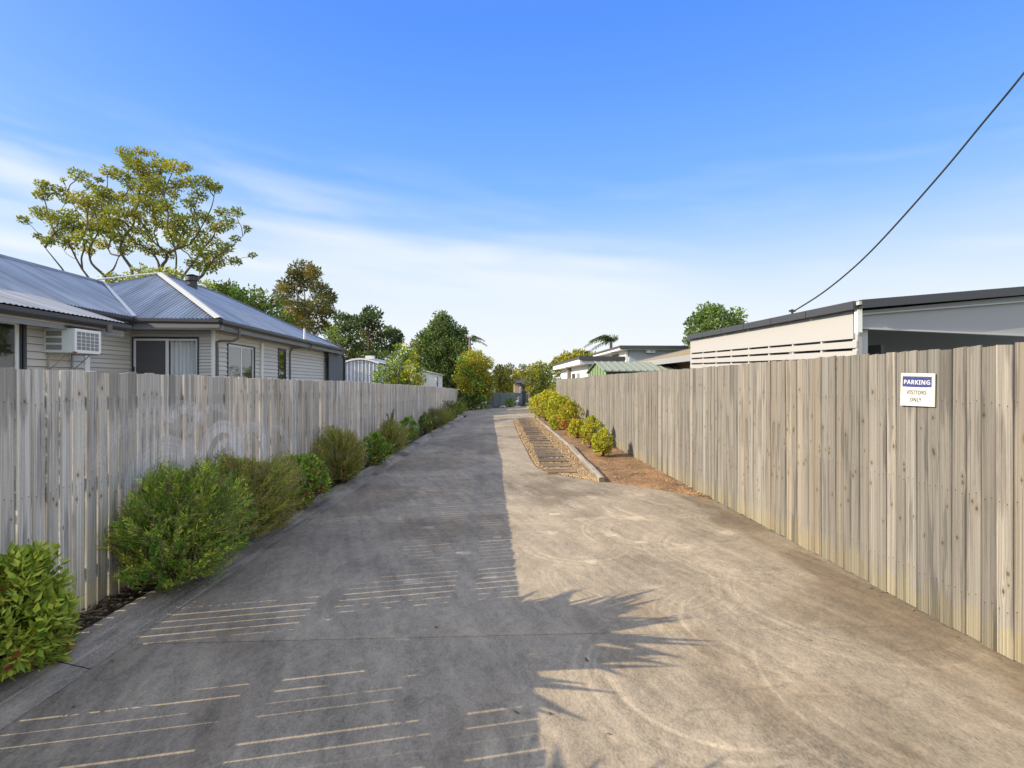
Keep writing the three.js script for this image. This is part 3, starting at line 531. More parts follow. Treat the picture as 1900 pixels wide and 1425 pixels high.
featheryShrub('bottlebrush_shrub', 'taller dark olive shrub near the far end of the shaded fence', 'shrub', GL, onBed(-2.15, 28.6), 0.85, 0.9, 1.05, 113, { twigs: 340, leaf: 0.046, palette: [[0.055, 0.075, 0.02], [0.07, 0.085, 0.026]] });
leafyShrub('nandina_shrub', 'ball-shaped bright green shrub near the far end of the shaded fence', 'shrub', GL, onBed(-1.95, 33), 0.9, 0.9, 0.85, 114, { sprays: 260, leaf: 0.08, palette: [[0.12, 0.16, 0.024], [0.1, 0.15, 0.022]] });
featheryShrub('bottlebrush_shrub', 'last grey-green shrub at the far end of the shaded fence', 'shrub', GL, onBed(-1.95, 37), 0.95, 1.0, 0.98, 115, { twigs: 300, leaf: 0.055, palette: [[0.085, 0.095, 0.04], [0.10, 0.105, 0.045]] });
// the sunny bed
const YEL = [[0.26, 0.235, 0.014], [0.3, 0.25, 0.015], [0.21, 0.215, 0.015], [0.14, 0.17, 0.016]], sunny = (x, y) => { const p = onGround(x, y); return p; };
leafyShrub('nandina_shrub', 'small round yellow-green shrub standing alone nearest the camera in the sunny bed', 'shrub', GR, V(2.56, ground(2.56, 12.1) + 0.02, 12.1), 0.46, 0.46, 0.58, 121, { sprays: 380, leaf: 0.05, palette: YEL, accent: RED, accentShare: 0.03 });
leafyShrub('nandina_shrub', 'second yellow-green shrub with some orange leaves in the sunny bed', 'shrub', GR, V(2.66, ground(2.6, 14) + 0.02, 13.9), 0.56, 0.56, 0.74, 122, { sprays: 480, leaf: 0.055, palette: YEL, accent: RED, accentShare: 0.12 });
leafyShrub('nandina_shrub', 'low yellow-green tuft at the foot of the orange shrub', 'shrub', GR, V(2.68, ground(2.6, 16.4) + 0.02, 16.4), 0.5, 0.5, 0.5, 123, { sprays: 300, leaf: 0.06, palette: YEL, accent: RED, accentShare: 0.1 });
leafyShrub('nandina_shrub', 'orange and red leaved shrub in the sunny bed', 'shrub', GR, V(2.7, ground(2.6, 17.8) + 0.02, 17.9), 0.74, 0.85, 1.02, 124, { sprays: 560, leaf: 0.065, palette: YEL, accent: RED, accentShare: 0.4 });
leafyShrub('nandina_shrub', 'large golden-green shrub beside the orange one in the sunny bed', 'shrub', GR, V(2.72, ground(2.6, 21) + 0.02, 20.8), 1.05, 1.2, 1.15, 125, { sprays: 800, leaf: 0.07, palette: YEL });
leafyShrub('nandina_shrub', 'large bright yellow shrub at the far end of the sunny bed', 'shrub', GR, V(2.6, ground(2.6, 24) + 0.02, 24.2), 1.4, 1.6, 1.22, 126, { sprays: 900, leaf: 0.08, palette: [[0.32, 0.265, 0.014], [0.29, 0.25, 0.014], [0.22, 0.22, 0.015]] });
leafyShrub('nandina_shrub', 'low yellow-green shrub in front of the large golden-green one', 'shrub', GR, V(2.4, ground(2.4, 19.4) + 0.02, 19.4), 0.5, 0.5, 0.45, 127, { sprays: 240, leaf: 0.065, palette: YEL });
// spiky plant beyond the shaded fence whose shadow falls across the driveway
{
  const t = thing('yucca', 'clump of sword-leaved yucca standing behind the shaded fence beside the camera', 'plant', V(-3.7, 0, 2.95)), r = rng(61), L = new Leaves(), stems = [];
  for (const [x, y, z, n, s] of [[0, 1.8, 0, 70, 0.8], [0.05, 2.1, 0.1, 70, 0.78], [-0.1, 1.72, -0.22, 50, 0.66], [0.1, 1.85, 0.35, 60, 0.72], [0, 2.0, -0.15, 50, 0.7], [0.0, 2.12, 1.8, 60, 0.66], [0.05, 2.2, 0.0, 50, 0.7]]) {
    const c = new THREE.Vector3(x, y, z); stems.push(tube([new THREE.Vector3(x * 0.4, -0.1, z * 0.6), new THREE.Vector3(x * 0.8, y * 0.6, z), c], 0.06, 0.045, 6));
    for (let k = 0; k < n; k++) { const d = rdir(r); d.y = d.y * 0.7 + 0.35; d.normalize(); L.add(c, d, across(d, r), s * (0.6 + 0.5 * r()), 0.085, pick(GREEN, r), 0.3); }
  }
  const f = L.geometry(); f.userData.local = true; part('foliage', f, mLeaf, t); const s = mergeGeometries(stems); s.userData.local = true; part('stems', s, mBark, t);
}

// ---------------------------------------------------------------- weatherboard house beyond the shaded fence
const mBoard = mat(0.50, 0.49, 0.465, 0.7), mBoardLight = mat(0.57, 0.55, 0.51, 0.7), mTrim = mat(0.74, 0.74, 0.72, 0.55), mGutter = mat(0.045, 0.043, 0.05, 0.45), mFasciaGrey = mat(0.24, 0.25, 0.27, 0.6);
const mInside = mat(0.16, 0.155, 0.15, 0.95), mFrameDark = mat(0.035, 0.04, 0.055, 0.5), mFrameWhite = mat(0.72, 0.74, 0.76, 0.45), mCurtain = mat(0.62, 0.66, 0.68, 0.9), mScreen = mat(0.06, 0.06, 0.068, 0.9), mPipe = mat(0.11, 0.108, 0.11, 0.5), mWhitePipe = mat(0.7, 0.7, 0.68, 0.5);
const mGlass = new THREE.MeshPhysicalMaterial({ color: 0xffffff, transmission: 1, thickness: 0, roughness: 0.03, specularIntensity: 1, ior: 1.5 });
const roofT = texture(512, 512, (u, v) => { const s = fbm(u * 26, v * 3, 4), d = fbm(u * 5, v * 5 + 9, 4), t = 1 + 0.75 * (s - 0.5) + 0.6 * (d - 0.5); return [0.40 * t, 0.43 * t, 0.48 * t]; }, true);
const mRoof = mat(0.60, 0.65, 0.72, 0.55, { metalness: 0.15, map: roofT }), mRoofPale = mat(0.72, 0.68, 0.63, 0.6, { metalness: 0.05, map: roofT }), mCap = mat(0.42, 0.42, 0.41, 0.6, { metalness: 0.1 });
const house = new THREE.Group(); house.name = 'weatherboard_house'; scene.add(house); tag(house, 'pale grey weatherboard house with hipped corrugated iron roof behind the shaded fence', 'house');
// lapped boards on a wall from a to b (base points), outward normal n, between heights y0 and y1; holes are [from, to, low, high] along the wall
const shadeCache = new Map();
function boardShades(m) { if (!shadeCache.has(m)) shadeCache.set(m, [0.93, 1, 1.04].map((k) => { const c = m.clone(); c.color.multiplyScalar(k); return c; })); return shadeCache.get(m); }
function boardWall(parent, a, b, n, y0, y1, pitch, holes, m, groove = 0.005) {
  const dir = b.clone().sub(a), len = dir.length(), rb = rng(Math.round(a.x * 31 - a.z * 17)), shades = boardShades(m); dir.normalize();
  for (let y = y0; y < y1 - 0.01; y += pitch) {
    const hi = Math.min(y + pitch, y1); let spans = [[0, len]];
    for (const [u0, u1, v0, v1] of holes) if (hi > v0 + 0.01 && y < v1 - 0.01) spans = spans.flatMap(([p, q]) => [[p, Math.min(q, u0)], [Math.max(p, u1), q]]).filter(([p, q]) => q - p > 0.01);
    for (const [p, q] of spans) {
      const at = (u, v, o) => a.clone().addScaledVector(dir, u).setY(v).addScaledVector(n, o), t = 0.034, s = 0.006;
      const yl = y + groove, A = [at(p, yl, 0), at(q, yl, 0), at(q, yl, t), at(p, yl, t), at(q, hi, s), at(p, hi, s), at(q, hi, 0), at(p, hi, 0)], pos = [];
      const quad = (i, j, k, l) => { for (const z of [i, j, k, i, k, l]) pos.push(A[z].x, A[z].y, A[z].z); };
      quad(0, 1, 2, 3); quad(3, 2, 4, 5); quad(5, 4, 6, 7); quad(0, 3, 5, 7); quad(1, 6, 4, 2);
      const g = new THREE.BufferGeometry(); g.setAttribute('position', new THREE.Float32BufferAttribute(pos, 3)); g.computeVertexNormals();
      part('weatherboard', g, shades[Math.floor(rb() * 3)], parent);
    }
  }
  // lining behind the boards with the same openings
  const lin = [], cuts = [...new Set([0, len, ...holes.flatMap((h) => [h[0], h[1]])])].sort((p, q) => p - q);
  for (let k = 0; k < cuts.length - 1; k++) { const u0 = cuts[k], u1 = cuts[k + 1], hs = holes.filter((h) => h[0] < u1 - 0.01 && h[1] > u0 + 0.01), at = (u, v) => a.clone().addScaledVector(dir, u).setY(v).addScaledVector(n, -0.004); const rows = hs.length ? [[y0, hs[0][2]], [hs[0][3], y1]] : [[y0, y1]]; for (const [v0, v1] of rows) if (v1 - v0 > 0.01) lin.push(plate([at(u0, v0), at(u1, v0), at(u1, v1), at(u0, v1)], 0.09, n)); }
  part('wall', lin, mInside, parent);
}
// window in the plane of a wall: corner a at the lower start, direction dir, outward normal n
function window_(parent, a, dir, n, w, h, sashes, { frame = mFrameDark, sash = mFrameWhite, curtain = [] } = {}) {
  const at = (u, v, o) => a.clone().addScaledVector(dir, u).add(new THREE.Vector3(0, v, 0)).addScaledVector(n, o), rect = (u0, u1, v0, v1, o, t) => plate([at(u0, v0, o), at(u1, v0, o), at(u1, v1, o), at(u0, v1, o)], t, n);
  const ring = (u0, u1, v0, v1, e, o, t) => [rect(u0, u0 + e, v0, v1, o, t), rect(u1 - e, u1, v0, v1, o, t), rect(u0 + e, u1 - e, v0, v0 + e, o, t), rect(u0 + e, u1 - e, v1 - e, v1, o, t)];
  const f = part('window', ring(-0.03, w + 0.03, -0.03, h + 0.03, 0.035, 0.045, 0.13), frame, parent);
  f.geometry.userData.local = false;
  sashes.forEach(([u0, u1, kind], k) => {
    part('frame', ring(u0, u1, 0.004, h - 0.004, kind === 'thin' ? 0.02 : 0.05, 0.03 - 0.02 * k, 0.03), sash, f);
    if (kind === 'screen') { part('pane', rect(u0 + 0.02, u1 - 0.02, 0.02, h - 0.02, 0.02 - 0.02 * k, 0.003), mGlass, f); part('insect_screen', rect(u0 + 0.045, u1 - 0.045, 0.045, h - 0.045, 0.010 - 0.02 * k, 0.002), mScreen, f); }
    else part('pane', rect(u0 + 0.02, u1 - 0.02, 0.02, h - 0.02, 0.015 - 0.02 * k, 0.004), mGlass, f);
  });
  for (const [u0, u1] of curtain) { const N = Math.round((u1 - u0) * 60), g = sheet(N, 1, (i, j) => at(lerp(u0, u1, i), lerp(-0.1, h - 0.02, j), -0.12 + 0.025 * Math.sin(i * (u1 - u0) * 62) + 0.012 * Math.sin(i * 37))); part('curtain', g, mCurtain, f); }
  return f;
}
// corrugated sheet over a roof plane: o at the eave, e along the eave, s up the slope; v runs from lo(u) to hi(u)
function corrugated(parent, o, e, s, u0, u1, lo, hi, m, amp = 0.014, name = 'roof') {
  const n = new THREE.Vector3().crossVectors(e, s).normalize(); if (n.y < 0) n.negate();
  const PITCH = 0.1, N = Math.min(1400, Math.round((u1 - u0) / PITCH * 7)), at = (u, v, k) => o.clone().addScaledVector(e, u).addScaledVector(s, v).addScaledVector(n, amp * Math.sin(u / PITCH * 6.2832) + k);
  const top = sheet(N, 1, (i, j) => { const u = lerp(u0, u1, i); return at(u, j ? hi(u) : lo(u), 0.02); }, (p, i, j) => { const u = lerp(u0, u1, i); return [u / 3, (j ? hi(u) : lo(u)) / 6]; });
  const under = sheet(Math.max(8, N >> 4), 1, (i, j) => { const u = lerp(u0, u1, i); return at(u, j ? hi(u) : lo(u), -0.02); });
  return part(name, mergeGeometries([top, under]), m, parent);
}
function gutter(parent, a, b, out, name = 'gutter', m = mGutter, r = 0.06) {
  const s = [[-r, r * 1.1], [-r, -r * 0.2], [-r * 0.7, -r * 0.8], [0, -r], [r * 0.7, -r * 0.8], [r, -r * 0.2], [r, r * 0.9], [r * 0.85, r * 0.9], [r * 0.85, -r * 0.1], [0, -r * 0.8], [-r * 0.85, 0], [-r * 0.85, r]];
  const g = sheet(1, s.length, (i, j) => { const q = s[Math.round(j * s.length) % s.length]; return a.clone().lerp(b, i).addScaledVector(out, q[0] + r).add(new THREE.Vector3(0, q[1], 0)); }).toNonIndexed(); g.computeVertexNormals();
  return part(name, g, m, parent);
}
const EX = new THREE.Vector3(1, 0, 0), EZ = new THREE.Vector3(0, 0, 1), AWAY = new THREE.Vector3(0, 0, -1);
{
  const XA = -7.5, XM = -8.95, XW = -6.95, DF = 13.85, DB = 23.6, PITCH = 0.105;
  const floor = 0.35, eaveA = 2.86, eave = 3.24;
  // --- annexe wall with the air conditioner
  const vg = onX(232, 603, -7.1), Dv = -vg.z, Dend = -onX(160, 650, XA).z;
  const wY = (x, y, X) => onX(x, y, X);
  const w0 = wY(35, 597, XA), D0 = 5.6;
  boardWall(house, V(XA, 0, D0), V(XA, 0, Dend), EX, floor, 2.84, 0.122, [[0.8, -w0.z - D0, 1.1, w0.y]], mBoard, 0.009);
  window_(house, V(XA, 1.1, D0 + 0.8), AWAY, EX, -w0.z - D0 - 0.8, w0.y - 1.1, [[0, 1.3], [1.25, -w0.z - D0 - 0.8]], { curtain: [[0.1, 0.9], [1.5, -w0.z - D0 - 1.2]] });
  part('architrave', box(0.05, w0.y - 0.6, 0.09, XA + 0.02, (w0.y + 0.6) / 2, w0.z - 0.05), mFrameDark, house);
  part('corner_board', box(0.12, 2.84 - floor, 0.12, XA - 0.02, (2.84 + floor) / 2, -Dend + 0.02), mTrim, house);
  part('wall', [plate([V(XA, floor, Dend), V(XM, floor, Dend), V(XM, 3.2, Dend), V(XA, 2.9, Dend)], 0.06, AWAY), plate([V(XA, floor, D0), V(XM, floor, D0), V(XM, 3.2, D0), V(XA, 2.9, D0)], 0.06, EZ)], mInside, house);
  const sA = new THREE.Vector3(-1, 0.317, 0).normalize();
  corrugated(house, V(-7.1, vg.y + 0.02, Dv), EZ, sA, 0, 5.6, () => 0, () => 1.62, mRoofPale, 0.007);
  gutter(house, V(-7.1, vg.y - 0.06, Dv + 0.02), V(-7.1, vg.y - 0.06, 5), EX);
  part('fascia', box(0.03, 0.17, Dv - 5, -7.13, vg.y - 0.15, -(Dv + 5) / 2), mFasciaGrey, house);
  part('soffit', plate([V(-7.1, vg.y - 0.15, Dv), V(-7.1, vg.y - 0.15, 5), V(XA - 0.02, vg.y - 0.13, 5), V(XA - 0.02, vg.y - 0.13, Dv)], 0.012, new THREE.Vector3(0, -1, 0)), mBoardLight, house);
  part('barge_board', bar(V(-7.08, vg.y - 0.07, Dv), V(-8.6, vg.y - 0.07 + 0.317 * 1.5, Dv), 0.03, 0.16), mGutter, house);
  part('downpipe', tube([V(-6.98, vg.y - 0.06, Dv - 0.62), V(-6.98, vg.y - 0.2, Dv - 0.62)], 0.055, 0.05, 8), mPipe, house);
  // --- main wing: wall, roof and its valley with the front wing
  boardWall(house, V(XM, 0, Dend - 0.6), V(XM, 0, DF), EX, floor, eave - 0.1, PITCH, [], mBoard);
  const sM = new THREE.Vector3(-2.31, 1.21, 0).normalize(), hM = Math.hypot(2.31, 1.21), eM = V(-8.54, eave, 13.3);
  corrugated(house, eM, EZ, sM, -2.4, 8.5, (u) => u < 0 ? Math.min(hM, -u * hM / 2.31) : 0, () => hM, mRoof);
  corrugated(house, V(-13.1, eave, 13.3), EZ, new THREE.Vector3(2.31, 1.21, 0).normalize(), -6, 8.5, () => 0, () => hM, mRoof);
  part('ridge_cap', tube([V(-10.85, eave + 1.24, 15.6), V(-10.85, eave + 1.24, 4.8)], 0.06, 0.06, 6), mRoof, house);
  gutter(house, V(-8.54, eave - 0.06, 13.3), V(-8.54, eave - 0.06, Dv + 0.05), EX);
  part('fascia', box(0.03, 0.18, 13.3 - Dv, -8.57, eave - 0.16, -(13.3 + Dv) / 2), mGutter, house);
  part('soffit', plate([V(-8.54, eave - 0.14, 13.9), V(-8.54, eave - 0.14, Dv - 0.4), V(XM - 0.02, eave - 0.12, Dv - 0.4), V(XM - 0.02, eave - 0.12, 13.9)], 0.012, new THREE.Vector3(0, -1, 0)), mBoard, house);
  // --- front wing: hipped block
  const C = V(-6.5, eave - 0.04, 13.3), Pk = V(-9.76, 4.90, 16.44), Pb = V(-9.76, 4.90, 19.7), E = V(-6.5, eave - 0.04, 24.1);
  const sF = new THREE.Vector3(0, Pk.y - C.y, -(16.44 - 13.3)), hF = sF.length(); sF.normalize();
  // front hip face: bounded by the valley, the far hip and the near hip
  corrugated(house, C, new THREE.Vector3(-1, 0, 0), sF, 0, 4.35, (u) => u < 2.04 ? 0 : Math.min(u < 3.26 ? 9 : hF - (u - 3.26) * hF / 3.2, (u - 2.04) * hF / 3.14 * 0.93), (u) => u < 3.26 ? u * hF / 3.26 : hF - (u - 3.26) * hF / 3.2, mRoof, 0.03);
  const sS = new THREE.Vector3(-3.26, Pk.y - C.y, 0), hS = sS.length(); sS.normalize();
  corrugated(house, C, AWAY, sS, 0, 10.8, () => 0, (u) => u < 3.14 ? u * hS / 3.14 : u < 6.4 ? hS : hS * (10.8 - u) / 4.4, mRoof);
  corrugated(house, V(-13, C.y, 13.3), AWAY, new THREE.Vector3(3.26, Pk.y - C.y, 0).normalize(), 0, 10.8, () => 0, (u) => u < 3.14 ? u * hS / 3.14 : u < 6.4 ? hS : hS * (10.8 - u) / 4.4, mRoof);
  part('roof', plate([E, V(-13, E.y, 24.1), Pb], 0.03, new THREE.Vector3(0, 0.9, -0.4).normalize()), mRoof, house);
  const cap = (a, b, m = mCap, w = 0.16) => { const d = b.clone().sub(a).normalize(), l = d.clone().cross(new THREE.Vector3(0, 1, 0)).normalize(), up = l.clone().cross(d); return part('ridge_cap', [1, -1].map((k) => plate([a.clone(), b.clone(), b.clone().addScaledVector(l, k * w).addScaledVector(up, -w * 0.33), a.clone().addScaledVector(l, k * w).addScaledVector(up, -w * 0.33)].map((p) => p.addScaledVector(up, 0.075)), 0.012, up)), m, house); };
  cap(C, Pk, mCap, 0.12); cap(Pk, Pb, mRoof, 0.1); cap(Pb, E, mRoof, 0.1); cap(Pk, V(-10.75, eave + 1.24, 15.3), mCap, 0.07);
  part('valley_flashing', plate([V(-8.52, eave + 0.045, 13.26), V(-8.45, eave + 0.045, 13.3), V(-10.73, eave + 1.255, 15.56), V(-10.8, eave + 1.255, 15.52)], 0.01, new THREE.Vector3(0.3, 0.8, 0.3).normalize()), mRoof, house);
  gutter(house, V(-6.44, C.y - 0.06, 13.24), V(-8.6, C.y - 0.04, 13.24), EZ); gutter(house, V(-6.5, C.y - 0.06, 13.18), V(-6.5, C.y - 0.06, 24.1), EX);
  part('fascia', [box(2.1, 0.15, 0.03, -7.5, C.y - 0.16, -13.33), box(0.03, 0.15, 10.8, -6.53, C.y - 0.16, -18.7)], mFasciaGrey, house);
  part('soffit', [plate([V(-6.5, C.y - 0.2, 13.3), V(-9, C.y - 0.2, 13.3), V(-9, C.y - 0.2, DF + 0.1), V(-6.5, C.y - 0.2, DF + 0.1)], 0.012, new THREE.Vector3(0, -1, 0)), plate([V(-6.5, C.y - 0.204, 13.3), V(-6.5, C.y - 0.204, 24.1), V(XW - 0.1, C.y - 0.204, 24.1), V(XW - 0.1, C.y - 0.204, 13.3)], 0.012, new THREE.Vector3(0, -1, 0))], mFasciaGrey, house);
  // front wall and its big sliding window
  const fl = onD(249, 628, DF), fr = onD(368, 628, DF), fTop = fl.y, fBot = 1.72;
  boardWall(house, V(XM, 0, DF), V(XW, 0, DF), EZ, floor, C.y - 0.2, 0.08, [[fl.x - XM, fr.x - XM, fBot, fTop]], mBoard);
  const fw = fr.x - fl.x;
  window_(house, V(fl.x, fBot, DF), EX, EZ, fw, fTop - fBot, [[0, fw * 0.53, 'screen'], [fw * 0.5, fw]], { curtain: [[fw * 0.52, fw - 0.02]] });
  part('handle', box(0.03, 0.16, 0.03, fl.x + 0.03, 2.0, -DF + 0.07), mFrameDark, house);
  // side wall with two windows
  const side = (x, y) => onX(x, y, XW), p1 = side(421, 638), p2 = side(470, 645), q1 = side(515, 648), q2 = side(528, 650);
  boardWall(house, V(XW, 0, DF), V(XW, 0, DB), EX, floor, C.y - 0.2, 0.118, [[-p1.z - DF, -p2.z - DF, 1.55, p1.y], [-q1.z - DF, -q2.z - DF, 1.5, q1.y]], mBoardLight);
  const sw = -p2.z + p1.z, nw = -q2.z + q1.z;
  window_(house, V(XW, 1.55, -p1.z), AWAY, EX, sw, p1.y - 1.55, [[0, sw * 0.5, 'screen'], [sw * 0.46, sw]]);
  window_(house, V(XW, 1.5, -q1.z), AWAY, EX, nw, q1.y - 1.5, [[0, nw]], { sash: mFrameDark });
  part('corner_board', [box(0.07, C.y - 0.2 - floor, 0.07, XW + 0.005, (C.y - 0.2 + floor) / 2, -DF - 0.01)], mTrim, house);
  const wall2 = (pts, n) => plate(pts, 0.08, n);
  part('wall', [wall2([V(XW, floor, DB), V(-12.9, floor, DB), V(-12.9, C.y, DB), V(XW, C.y, DB)], AWAY), wall2([V(-12.9, floor, DB), V(-12.9, floor, 4.8), V(-12.9, C.y, 4.8), V(-12.9, C.y, DB)], new THREE.Vector3(-1, 0, 0)), plate([V(XW, floor, DB), V(XW, floor, 5.6), V(-12.9, floor, 5.6), V(-12.9, floor, DB)], 0.1, new THREE.Vector3(0, 1, 0)), plate([V(XW - 0.1, C.y - 0.22, DB), V(XW - 0.1, C.y - 0.22, DF), V(-12.9, C.y - 0.22, DF), V(-12.9, C.y - 0.22, DB)], 0.02, new THREE.Vector3(0, 1, 0))], mInside, house);
  const stump = []; for (let D = 6; D < 23.6; D += 2.2) for (const X of [XA - 0.3, -10.2, -12.7]) stump.push(box(0.12, 0.8, 0.12, X, 0, -D)); part('stump', stump, mRail, house);
  // pipes
  const dp = (x, yTop, m, r = 0.04, off = 0.06) => { const p = side(x, yTop); part('downpipe', tube([V(XW + off, p.y, -p.z), V(XW + off, 0.3, -p.z)], r, r, 8), m, house); return p; };
  const c1 = V(XW + 0.07, C.y - 0.48, DF + 0.1);
  part('downpipe', [tube([V(-6.44, C.y - 0.1, DF + 0.3), V(-6.44, C.y - 0.34, DF + 0.3), V(-6.55, C.y - 0.44, DF + 0.25), V(XW + 0.12, C.y - 0.46, DF + 0.12), c1, V(c1.x, C.y - 0.7, DF + 0.1)], 0.032, 0.032, 7), tube([V(c1.x, C.y - 0.68, DF + 0.1), V(c1.x, 0.3, DF + 0.1)], 0.032, 0.032, 7)], mPipe, house);
  dp(482, 637, mWhitePipe, 0.055); part('vent_cap', tube([V(XW + 0.06, side(482, 636).y + 0.02, side(482, 636).z), V(XW + 0.06, side(482, 636).y - 0.08, side(482, 636).z)], 0.09, 0.07, 8), mWhitePipe, house);
  for (const x of [535, 606]) { const p = side(x, 645); part('downpipe', [tube([V(-6.44, C.y - 0.08, -p.z + 0.9), V(-6.46, C.y - 0.22, -p.z + 0.9), V(XW + 0.1, C.y - 0.33, -p.z + 0.05), V(XW + 0.06, C.y - 0.5, -p.z)], 0.03, 0.03, 6), tube([V(XW + 0.06, C.y - 0.48, -p.z), V(XW + 0.06, 0.3, -p.z)], 0.03, 0.03, 6)], mPipe, house); }
  { const b = onX(566, 633, -6.4); part('vent_pipe', tube([V(-6.42, C.y - 0.1, -b.z), V(-6.42, onX(566, 610, -6.4).y, -b.z)], 0.04, 0.035, 8), mWhitePipe, house); }
  // flue on the roof
  { const f = V(-9.25, 4.62, 17.2); const fl_ = part('flue', [tube([f, f.clone().add(new THREE.Vector3(0, 0.34, 0))], 0.14, 0.13, 10), tube([f.clone().add(new THREE.Vector3(0, 0.24, 0)), f.clone().add(new THREE.Vector3(0, 0.36, 0))], 0.19, 0.19, 10), tube([f.clone().add(new THREE.Vector3(0, 0.40, 0)), f.clone().add(new THREE.Vector3(0, 0.45, 0))], 0.21, 0.03, 10)], mMetalDark, house); part('flashing', bar(f.clone().add(new THREE.Vector3(0.25, -0.16, 0)), f.clone().add(new THREE.Vector3(-0.2, 0.1, 0)), 0.4, 0.03), mMetalDark, house); }
  // screened lean-to at the far end
  const L0 = onX(611, 655, -6.7), L1 = onX(637, 660, -6.7), d0 = -L0.z, d1 = -L1.z;
  part('screen_panel', plate([V(-6.7, 1.66, d0), V(-6.7, 1.66, d1), V(-6.7, L1.y - 0.1, d1), V(-6.7, L1.y + 0.42, (d0 + d1 * 1.4) / 2.4), V(-6.7, L0.y + 0.15, d0)], 0.03, EX), mat(0.14, 0.145, 0.16, 0.9), house);
  part('barge_board', [bar(V(-6.66, L1.y + 0.42, (d0 + d1 * 1.4) / 2.4), V(-6.66, L1.y - 0.12, d1 + 0.1), 0.05, 0.14), bar(V(-6.66, L1.y - 0.1, d1), V(-6.66, 1.6, d1), 0.08, 0.1, EX)], mGutter, house);
  const bal = []; for (let k = 0; k <= 8; k++) bal.push(box(0.03, 0.7, 0.05, -6.7, 1.28, -lerp(d0, d1, k / 8))); part('baluster', bal[0], mTrim, house); for (const b of bal.slice(1)) part('baluster', b, mTrim, house);
  // --- air conditioner hung on the annexe wall
  const a0 = onX(82, 612, XA), aT = onX(137, 609, -7.0).y, aB = onX(137, 654, -7.0).y, dA0 = -onX(137, 630, -7.0).z, dA1 = -onX(186, 630, -7.0).z, W = dA1 - dA0, H = aT - aB;
  const ac = thing('air_conditioner', 'white box air conditioner hung on brackets under the annexe eave', 'air conditioner', V(-7.25, aB, (dA0 + dA1) / 2));
  const mAC = mat(0.66, 0.72, 0.75, 0.5), mGr = mat(0.22, 0.23, 0.25, 0.6), mRust = mat(0.24, 0.11, 0.05, 0.9);
  part('casing', box(0.49, H, W, -7.255, aB + H / 2, -(dA0 + dA1) / 2, 0, 0.012), mAC, ac);
  const fr2 = (v0, v1, z0, z1) => box(0.025, v1 - v0, z1 - z0, -6.998, aB + (v0 + v1) / 2, -dA0 - (z0 + z1) / 2);
  part('frame', [fr2(0, 0.05, 0, W), fr2(H - 0.05, H, 0, W), fr2(0.05, H - 0.05, 0, 0.05), fr2(0.05, H - 0.05, W - 0.05, W)], mTrim, ac);
  part('coil', box(0.012, H - 0.08, W - 0.08, -7.004, aB + H / 2, -(dA0 + dA1) / 2), mGr, ac);
  const wires = []; for (let k = 1; k < 5; k++) wires.push(box(0.008, 0.008, W - 0.1, -6.988, aB + 0.05 + (H - 0.1) * k / 5, -(dA0 + dA1) / 2)); for (let k = 1; k < 5; k++) wires.push(box(0.008, H - 0.1, 0.008, -6.991, aB + H / 2, -dA0 - 0.05 - (W - 0.1) * k / 5)); part('grille', wires, mTrim, ac);
  part('rust_patch', [box(0.03, 0.03, 0.05, -6.995, aB + 0.002, -dA0 - 0.02), box(0.03, 0.03, 0.03, -6.995, aB + 0.004, -dA1 + 0.01)], mRust, ac);
  for (let k = 0; k < 3; k++) part('louvre', box(0.25, H * 0.2, 0.012, -7.32, aB + H * (0.22 + 0.28 * k), -dA0 + 0.007), mGr, ac);
  part('bracket', [dA0 + 0.04, dA1 - 0.06].flatMap((D) => [bar(V(-7.45, aB - 0.012, D), V(-6.98, aB - 0.012, D), 0.022, 0.02), bar(V(-7.445, aB, D), V(-7.445, aB - 0.42, D), 0.022, 0.022, EX), bar(V(-7.44, aB - 0.3, D), V(-7.14, aB - 0.02, D), 0.012, 0.012)]), mat(0.3, 0.3, 0.31, 0.6), ac);
  part('hood', box(0.5, 0.015, W + 0.1, -7.25, aT + 0.03, -(dA0 + dA1) / 2), mMetalDark, ac);
}

